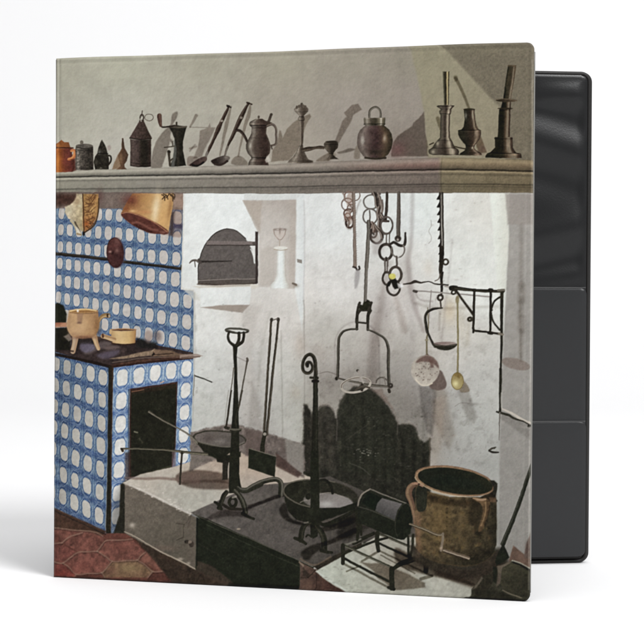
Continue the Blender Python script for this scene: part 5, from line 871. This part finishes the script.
    P([(416, 484), (424, 490), (450, 497), (480, 497), (494, 490), (496.6, 500), (496.4, 545), (492, 556), (484, 563), (468, 567), (440, 564), (424, 558), (415.6, 548), (414.4, 520)], (98, 83, 59), soft=0.8, grad=(420, 510, 494, 545, (57, 51, 38)), tex=(0.26, 4, 40))
    rr = np.random.default_rng(12)
    for k in range(150):
        G(rr.uniform(420, 490), rr.uniform(498, 556), rr.uniform(0.8, 2.6), rr.uniform(0.8, 2.6), [(126, 104, 60), (72, 62, 38), (112, 84, 54), (84, 80, 52)][k % 4], rr.uniform(0.12, 0.4))
    G(440, 522, 13, 30, (124, 100, 62), 0.45); G(464, 528, 8, 24, (104, 86, 56), 0.35); S([(416, 548), (428, 558), (448, 564.5), (470, 566), (486, 561), (495, 552)], 1.2, (104, 84, 58), a=0.55, soft=0.9); G(418, 530, 3, 26, (138, 104, 82), 0.6); G(494, 530, 4, 30, (48, 46, 32), 0.6); G(470, 562, 30, 6, (50, 46, 34), 0.6); G(425, 560, 12, 6, (56, 50, 38), 0.5)
    for k in range(12): G(447 - 0.1 * k, 499 + 4.6 * k, 0.8, 0.9, (64, 52, 32), 0.7)
    M([(416, 484), (424, 492), (450, 499), (480, 499), (494, 490), (494, 500), (470, 507), (430, 501)], (0.72, 0.7, 0.68), 2.0); E(454.6, 481, 40.4, 14.2, (138, 112, 86), rot=9.5, soft=0.7, grad=(418, 478, 492, 486, (122, 98, 76)), tex=(0.14, 3, 41)); E(455.2, 481.0, 38.0, 12.4, (38, 42, 32), rot=9.5, soft=0.7, grad=(440, 474, 470, 492, (44, 46, 33))); O(454.6, 481, 40.4, 14.4, 1.0, (186, 164, 134), rot=9.5, a0=70, a1=170, a=0.75); O(454.6, 481, 40.4, 14.2, 1.0, (120, 92, 72), rot=9.5, a0=190, a1=330, a=0.7); P([(430, 478), (452, 474), (480, 482), (486, 490), (470, 490), (440, 484)], (34, 42, 33), soft=3, a=0.6)
    at(390, 450)
    P([(216, 300), (250, 288), (292, 315), (298, 400), (282, 480), (238, 495), (214, 470), (206, 380)], (46, 48, 38), sm=True, soft=0.9, a=0.95); S([(180, 268), (230, 272), (262, 292)], [2.0, 2.0, 1.4], (150, 118, 96)); E(232, 274, 9, 6, (60, 48, 40)); S([(186, 500), (200, 560), (196, 610)], 3.6, (128, 102, 80), a=0.45, soft=1.2)
    at(460, 450)
    P([(236, 242), (275, 244), (302, 270), (300, 320), (286, 370), (262, 350), (270, 300)], (48, 46, 38), soft=0.8); E(290, 408, 12, 10, (54, 52, 44)); P([(84, 440), (120, 405), (165, 430), (172, 500), (150, 580), (100, 600), (76, 520)], (54, 47, 33), soft=2.5, sm=True, a=0.75)
    P([(100, 384), (130, 382), (165, 394), (205, 388), (234, 408), (242, 450), (228, 520), (200, 590), (176, 650), (146, 650), (164, 580), (180, 510), (178, 460), (156, 424), (120, 402)], (112, 90, 64), sm=True, soft=0.9, grad=(150, 480, 236, 500, (84, 66, 46)), tex=(0.12, 2.5, 46))
    S([(106, 388), (160, 400), (204, 398)], [1.0, 2.0, 1.8], (158, 130, 104), a=0.9); S([(206, 420), (206, 470), (194, 540), (170, 610)], 1.2, (146, 120, 88), a=0.7, soft=0.8); S([(238, 450), (224, 530), (196, 600)], 1.2, (50, 42, 30), a=0.7, soft=0.8)
    P([(235, 380), (290, 385), (292, 420), (240, 420)], (120, 92, 70), a=0.6, soft=1.0)
    # crank handle in front of the cauldron
    at(320, 450, 160)
    S([(362, 297), (420, 318), (470, 340), (494, 338)], [1.5, 1.9, 2.0, 2.2], (96, 85, 68), hl=(-0.4, 0.4, (140, 128, 108))); S([(364, 303), (420, 325), (470, 347)], 1.0, (50, 44, 34), a=0.6)
    S([(494, 336), (492, 370), (486, 405)], [2.0, 2.6, 2.6], (120, 108, 92)); G(486, 396, 7, 7, (172, 150, 128), 0.7); S([(500, 405), (545, 420), (596, 436)], [3.0, 3.8, 3.4], (104, 90, 74), hl=(-0.35, 0.4, (158, 144, 126))); S([(498, 412), (590, 442)], 1.4, (60, 50, 40), a=0.8)
    # tongs and shovel leaning at the right edge
    at(460, 450)
    S([(580, 120), (540, 240), (480, 420), (390, 650)], [3.2, 3.4, 3.6, 3.8], (44, 46, 36), hl=(-0.5, 0.3, (70, 70, 60)))
    at(440, 520, 100)
    P([(470, 165), (540, 220), (600, 260), (600, 340), (440, 270)], (104, 84, 72), soft=0.9, tex=(0.08, 4)); P([(590, 60), (600, 60), (600, 260), (540, 240), (556, 150)], (98, 84, 76), soft=1.0); G(560, 180, 14, 40, (84, 68, 60), 0.5)
    S([(470, 0), (440, 70), (405, 155)], [3.8, 4.0, 4.2], (44, 46, 36), hl=(-0.5, 0.3, (70, 70, 60)))
    P([(200, 450), (255, 380), (330, 330), (380, 300), (460, 262), (600, 330), (600, 560), (200, 560)], (62, 60, 48), soft=0.9, tex=(0.08, 4, 42)); P([(0, 300), (190, 330), (380, 200), (400, 330), (240, 400), (120, 380)], (62, 52, 42), soft=2.0, a=0.65)
    P([(408, 148), (446, 242), (410, 270), (362, 295), (352, 262), (368, 220)], (38, 41, 31), soft=0.7); P([(210, 448), (262, 372), (330, 345), (360, 300), (372, 320), (340, 400), (300, 470), (230, 500)], (54, 50, 39), soft=0.9); P([(205, 452), (265, 368), (275, 378), (230, 440)], (92, 84, 72), soft=0.8); P([(340, 300), (370, 310), (360, 410), (340, 400)], (40, 42, 32), soft=1.0); P([(365, 300), (400, 290), (460, 262), (452, 280), (400, 310), (398, 350), (372, 345)], (104, 94, 80), soft=0.9, a=0.85); P([(372, 345), (395, 350), (385, 410), (360, 430)], (96, 84, 74), soft=1.0, a=0.8)
    P([(398, 318), (460, 272), (540, 300), (600, 345), (600, 480), (520, 500), (420, 460), (385, 410)], (68, 65, 50), soft=0.9, grad=(430, 330, 560, 460, (56, 54, 42)), tex=(0.07, 4)); S([(466, 262), (520, 282), (590, 326)], [1.6, 1.8, 1.6], (142, 138, 124)); S([(470, 272), (530, 296), (590, 336)], 1.6, (36, 34, 26)); S([(400, 455), (450, 478), (530, 505)], [1.0, 1.4, 1.0], (110, 102, 86), a=0.8); P([(230, 470), (330, 440), (400, 470), (540, 520), (230, 530)], (46, 44, 34), soft=1.5, a=0.7); S([(180, 506), (300, 512), (420, 520), (560, 526)], 2.4, (24, 22, 18), a=0.8, soft=1.2)

def paint_rim():  # crease shade and pale weld gleam drawn into the cover's ink
    at()
    S([(60.2, 60), (58.8, 200), (57.0, 400), (55.6, 577)], 1.0, 0, soft=0.9, mul=(0.93, 0.93, 0.93)); S([(58.4, 60), (57.4, 200), (55.8, 400), (54.2, 577)], 1.2, (255, 255, 255), soft=0.9, a=0.06)
    S([(530.6, 60), (530.0, 200), (528.6, 400), (526.4, 590)], 1.0, 0, soft=0.8, mul=(0.95, 0.95, 0.95)); S([(532.6, 60), (532.2, 200), (530.6, 400), (528.4, 590)], 1.0, (170, 166, 158), soft=0.6, a=0.30)

def paint_print(uu, vv):
    """ink of the printed sheet, sampled at (u, v) over the cover; returns sRGB"""
    global IMG
    IMG = np.full((CH, CW, 3), 0.5)
    paint_wall_and_shelf(); paint_tile_wall(); paint_stove(); paint_white_hearth_wall()
    paint_floor_and_hearth(); paint_hanging_iron(); paint_hearth_iron(); paint_shelf_ware(); paint_rim()
    # hand-held softness: outlines wander by a fraction of a unit
    yy, xx = np.mgrid[0:CH, 0:CW].astype(np.float32)
    xx = np.clip(xx + SS * (0.15 * noise(3.5, 80) + 0.22 * noise(11, 82)), 0, CW - 1.01); yy = np.clip(yy + SS * (0.15 * noise(3.5, 81) + 0.22 * noise(11, 83)), 0, CH - 1.01)
    ix, iy = xx.astype(int), yy.astype(int); tx, ty = (xx - ix)[..., None], (yy - iy)[..., None]
    IMG = (IMG[iy, ix] * (1 - tx) + IMG[iy, ix + 1] * tx) * (1 - ty) + (IMG[iy + 1, ix] * (1 - tx) + IMG[iy + 1, ix + 1] * tx) * ty
    lum = IMG @ np.array([0.30, 0.59, 0.11])
    IMG = lum[..., None] + 0.88 * (IMG - lum[..., None])      # the print's muted inks
    # plaster relief shaded into the colour, brush drift, mottling and rust glints in the darks
    e = noise(4.5, 84, 4); em = e - np.roll(np.roll(e, 2, 0), 2, 1)
    lightm = np.clip((lum - 0.42) / 0.2, 0, 1); darkm = np.clip((0.40 - lum) / 0.2, 0, 1)
    st = noise(26, 85, 3)
    g = lightm * (0.035 * em + 0.022 * st + 0.010 * noise(5, 95, 3) + 0.012 * noise(1.3, 86, 2)) + darkm * (0.10 * noise(1.5, 87, 2) + 0.10 * noise(5, 88, 3)) + (1 - lightm - darkm).clip(0) * (0.05 * noise(1.4, 89, 2) + 0.05 * em)
    IMG = IMG * (1 + g)[..., None]
    IMG = IMG + (darkm * 0.035 * np.clip(noise(1.7, 94, 2) - 0.35, 0, 1))[..., None] * np.array([1.0, 0.96, 0.86])
    x = np.clip(IMG, 0, 1)
    IMG = x + 0.22 * x * (1 - x) * (2 * x - 1.08)             # printing contrast
    IMG = IMG * (1 - 0.24 * np.exp(-(IMG.mean(2, keepdims=True) / 0.24) ** 2))
    def soft_copy(A, n):
        for ax in (0, 1):
            acc = A.copy()
            for k in range(1, n + 1): acc = acc + np.roll(A, k, ax) + np.roll(A, -k, ax)
            A = acc / (2 * n + 1)
        return A
    fine = soft_copy(soft_copy(IMG, 1), 1); wide = soft_copy(soft_copy(IMG, 4), 4)
    IMG = IMG + 0.85 * (IMG - fine) + 0.16 * (IMG - wide)     # the lab's sharpening
    IMG += (0.007 * np.random.default_rng(2).normal(size=IMG.shape))
    np.clip(IMG, 0, 1, out=IMG)
    Hm = homog([(0, 0), (1, 0), (1, 1), (0, 1)], [CORN['bl'], CORN['br'], CORN['tr'], CORN['tl']])
    Ug, Vg = np.meshgrid(uu, vv)
    X, Y = hmap(Hm, Ug, Vg)
    fx = np.clip((X - PX0) * SS - 0.5, 0, CW - 1.001); fy = np.clip((Y - PY0) * SS - 0.5, 0, CH - 1.001)
    out = 0; wsum = 0
    for dx, dy in ((-0.5, -0.5), (0.5, -0.5), (-0.5, 0.5), (0.5, 0.5)):
        gx = np.clip(fx + dx, 0, CW - 1.001); gy = np.clip(fy + dy, 0, CH - 1.001)
        ix, iy = gx.astype(int), gy.astype(int); tx, ty = (gx - ix)[..., None], (gy - iy)[..., None]
        out = out + (IMG[iy, ix] * (1 - tx) + IMG[iy, ix + 1] * tx) * (1 - ty) + (IMG[iy + 1, ix] * (1 - tx) + IMG[iy + 1, ix + 1] * tx) * ty
    return out / 4

# ==PAINTER-END==

# ------------------------------------------------------------------ setting: one white studio sweep
m_floor, b_floor = principled("studio_white", (0.83, 0.83, 0.835), 0.9, 0.05)
prof = [(-2.5, 0.0), (-1.0, 0.0), (0.0, 0.0), (1.2, 0.0)]
for k in range(1, 17):
    a = R(90 * k / 16); prof.append((1.2 + 1.3 * math.sin(a), 1.3 - 1.3 * math.cos(a)))
prof += [(2.5, 2.2), (2.5, 3.4)]
xs = np.linspace(-3.2, 3.4, 12)
X = np.repeat(xs[None, :], len(prof), 0); Y = np.repeat(np.array([p[0] for p in prof])[:, None], 12, 1); Z = np.repeat(np.array([p[1] for p in prof])[:, None], 12, 1)
fl = link("ground", grid_mesh("ground", X, Y, Z), m_floor)
tag(fl, "seamless white studio floor and backdrop behind the binder", "backdrop", kind="structure")

# ------------------------------------------------------------------ the binder
H = 0.297
FA = -0.283604                      # front cover direction
BX, BY, BA = 0.317463, 0.042973, 0.083695
W = 0.272
binder = bpy.data.objects.new("ring_binder", None); C.objects.link(binder)
tag(binder, "standing ring binder printed with an old kitchen photograph, slightly open on its black lining", "binder")
m_black, b_black = principled("black_vinyl", (0.0055, 0.0058, 0.0065), 0.32, 0.36); bump(m_black, b_black, 900, 0.12, 0.0004)
m_pock, b_pock = principled("pocket_vinyl", (0.0115, 0.0122, 0.0135), 0.36, 0.46); bump(m_pock, b_pock, 1100, 0.10, 0.0004)
m_trim, b_trim = principled("black_vinyl_edge", (0.012, 0.011, 0.010), 0.48, 0.32); bump(m_trim, b_trim, 700, 0.2, 0.0005)
m_clear, b_clear = principled("grey_weld", (0.20, 0.195, 0.18), 0.45, 0.4)
m_hem, b_hem = principled("pocket_hem_vinyl", (0.06, 0.06, 0.06), 0.5, 0.4)
m_steel, b_steel = principled("nickel_steel", (0.62, 0.62, 0.63), 0.25, 0.5, 1.0)

# --- front cover
FM = frame(0, 0, FA)
s_bl, s_tl, s_tr, s_br = -0.0011, 0.0009, 0.2723, 0.2718
z_tl, z_tr = 0.2965, 0.2970
fc = slab("front_cover", round_rect(0.0012, 0.2705, 0.0007, 0.2958, 0.0006, 0.0035), 0.0012, 0.0040, m_black, binder, 0.0008)
fc.matrix_world = FM

NU, NV, NW = 800, 900, 5            # print sheet, wrapped round the edges of the board
uu = np.linspace(0, 1, NU); vv = np.linspace(0, 1, NV)
U, V = np.meshgrid(uu, vv)          # v = 0 bottom
def cover_surface(U, V):
    Lx = (1 - V) * s_bl + V * s_tl; Rx = (1 - V) * s_br + V * s_tr
    Zt = (1 - U) * z_tl + U * z_tr
    Zz = V * Zt
    rc = 0.0036                     # rounded free corners
    dz = np.minimum(Zz, Zt - Zz); t = np.clip(1 - dz / rc, 0, 1)
    cut = rc * (1 - np.sqrt(np.clip(1 - t * t, 0, 1)))
    Zz = Zz + 0.00022 * V * np.sin(9.0 * U + 0.6) + 0.00010 * np.sin(23 * U) * V
    Xx = Lx + U * (Rx - Lx - cut) + 0.00012 * np.sin(11 * V + 1.0)
    # slow swell of the free top and bottom edges, weld groove along the rim, hinge crease at the spine
    d = np.minimum.reduce([Xx - Lx, Rx - cut - Xx, Zz, Zt - Zz])
    Yy = 0.0011 * np.clip(1 - d / 0.0014, 0, 1) ** 2
    Yy = Yy + 0.00012 * np.exp(-((d - 0.0030) / 0.0007) ** 2)
    Yy = Yy + 0.00025 * np.exp(-((Xx - 0.0027) / 0.0009) ** 2)
    Yy = Yy - 0.0006 * np.sin(np.pi * np.clip(V, 0, 1)) * np.sin(np.pi * U)
    return Xx, Yy, Zz
Xs, Ys, Zs = cover_surface(U, V)
pad = lambda A: np.pad(A, NW, mode='edge')
Xp, Yp, Zp = pad(Xs), pad(Ys), pad(Zs)
iy, ix = np.mgrid[0:NV + 2 * NW, 0:NU + 2 * NW]
wrap = np.maximum.reduce([NW - ix, ix - (NU - 1 + NW), NW - iy, iy - (NV - 1 + NW), np.zeros_like(ix)])
Yp = Yp + wrap / NW * 0.0026
pm = grid_mesh("cover_print", Xp, Yp, Zp)
rgb = paint_print(uu, vv)           # (NV, NU, 3) sRGB 0..1
lin = np.where(rgb <= 0.04045, rgb / 12.92, ((rgb + 0.055) / 1.055) ** 2.4)
INK_E, INK_S = 1.115, 0.005
lin = np.clip((lin - INK_S) / INK_E, 0.0015, 0.92)
lin = np.pad(lin, ((NW, NW), (NW, NW), (0, 0)), mode='edge')
att = pm.attributes.new("ink", 'FLOAT_COLOR', 'POINT')
att.data.foreach_set("color", np.concatenate([lin, np.ones(lin.shape[:2] + (1,))], 2).astype(np.float32).ravel())
m_print, b_print = principled("printed_cover", (0.5, 0.5, 0.5), 0.42, 0.10)
an = m_print.node_tree.nodes.new("ShaderNodeAttribute"); an.attribute_name = "ink"
m_print.node_tree.links.new(an.outputs["Color"], b_print.inputs["Base Color"])
bump(m_print, b_print, 260, 0.04, 0.0006, 3)
pr = link("cover_print", pm, m_print, fc, smooth=False)
tag(pr, "printed photograph of an old kitchen hearth with blue and white tiles, iron tools and a brass cauldron")
tube("edge_piping", [(0.27235 + (0.0005 * z / H) - 0.0006, 0.0026, z) for z in np.linspace(0.0046, H - 0.0050, 40)], 0.0006, m_clear, fc)

# --- back cover, its lining, the two pockets and the piped edge
BM = frame(BX, BY, BA)
bc = slab("back_cover", round_rect(-W, 0.0, 0.0, H, 0.0006, 0.006), 0.0, 0.0042, m_trim, binder, 0.0012)
bc.matrix_world = BM
rng = np.random.default_rng(5)
def lining(name, x0, x1, z0, z1, y, amp, nx, nz, mat, parent, seed, rr=0.004, crease=()):
    r = np.random.default_rng(seed)
    xx, zz = np.meshgrid(np.linspace(x0, x1, nx), np.linspace(z0, z1, nz))
    dz = np.minimum(zz - z0, z1 - zz); t = np.clip(1 - dz / rr, 0, 1)
    cut = rr * (1 - np.sqrt(np.clip(1 - t * t, 0, 1)))
    xx = np.minimum(xx, x1 - cut * ((xx - x0) / (x1 - x0)))
    h = np.zeros_like(xx)
    for k in range(9):
        fx, fz = r.uniform(-28, 28), r.uniform(25, 120)
        h += r.uniform(0.3, 1) * 60 / (30 + abs(fz)) * np.sin(fx * (xx - x0) * 2 + fz * zz + r.uniform(0, 6.28))
    d = np.minimum.reduce([xx - x0, x1 - cut - xx, zz - z0, z1 - zz])
    folds = np.zeros_like(xx)
    for (zc, sl, wd, hh) in crease:          # soft folds of the slack vinyl: height, slope, width, depth
        zl = zc + sl * (xx - x1)
        folds += hh * np.exp(-((zz - zl) / wd) ** 2)
    edge = np.clip(d / 0.009, 0, 1); edge = edge * edge * (3 - 2 * edge)
    top = np.clip((zz - z0) / (z1 - z0) * 1.6 - 0.5, 0.15, 1)
    yy = y - amp * edge * (0.25 + 0.30 * h * top) - folds * np.clip(d / 0.006, 0, 1) + 0.0004 * np.clip(1 - d / 0.001, 0, 1)
    return link(name, grid_mesh(name, xx, yy, zz), mat, parent)
lining("lining", -W + 0.004, -0.0036, 0.0042, H - 0.0022, -0.0022, 0.0008, 200, 320, m_black, bc, 3, crease=((0.283, 0.10, 0.006, 0.0009), (0.266, -0.32, 0.010, -0.0014), (0.247, -0.25, 0.011, 0.0016), (0.226, -0.30, 0.012, -0.0013), (0.205, 0.22, 0.009, 0.0011), (0.187, 0.30, 0.009, -0.0010), (0.176, 0.1, 0.006, 0.0006)))
for nm, zt, y, sd in (("inner_pocket", 0.167, -0.0040, 8), ("inner_pocket", 0.0865, -0.0052, 12)):
    pk = lining(nm, -W + 0.006, -0.0038, 0.0046, zt, y, 0.0003, 140, 140, m_pock, bc, sd)
    tube("pocket_hem", [(x, y + 0.0001, zt) for x in np.linspace(-W + 0.006, -0.0045, 30)], 0.00030, m_hem, pk)
tube("edge_piping", [(x - 0.0012 if x < 0 else x, -0.0003, z) for x, z in round_rect(-W + 0.002, -0.0012, 0.0012, H - 0.0012, 0.0006, 0.0048, 10)], 0.0013, m_trim, bc, closed=True)

# --- spine and the ring mechanism standing between the covers
qx, qy = BX - W * math.cos(BA), BY - W * math.sin(BA)
SA = math.atan2(qy, qx); SL = math.hypot(qx, qy)
sp = slab("spine", round_rect(0.002, SL - 0.001, 0.0004, H - 0.0004, 0.0006, 0.0006), 0.0016, 0.0042, m_trim, binder, 0.0008)
sp.matrix_world = frame(0, 0, SA)
rm = slab("ring_mechanism", [(-W + 0.012, 0.012), (-W + 0.034, 0.012), (-W + 0.034, H - 0.012), (-W + 0.012, H - 0.012)], -0.0095, -0.0065, m_steel, binder, 0.001)
rm.matrix_world = BM
for zc in (0.04, H / 2, H - 0.04):
    tube("ring", [(-W + 0.023 + 0.011 * math.cos(a), -0.0075 - 0.011 * (1 + math.sin(a)), zc) for a in np.linspace(0, 2 * math.pi, 28, endpoint=False)], 0.0013, m_steel, rm, closed=True)
bpy.context.view_layer.update()
for ch in (fc, bc, sp, rm):
    ch.matrix_parent_inverse = Matrix.Identity(4)
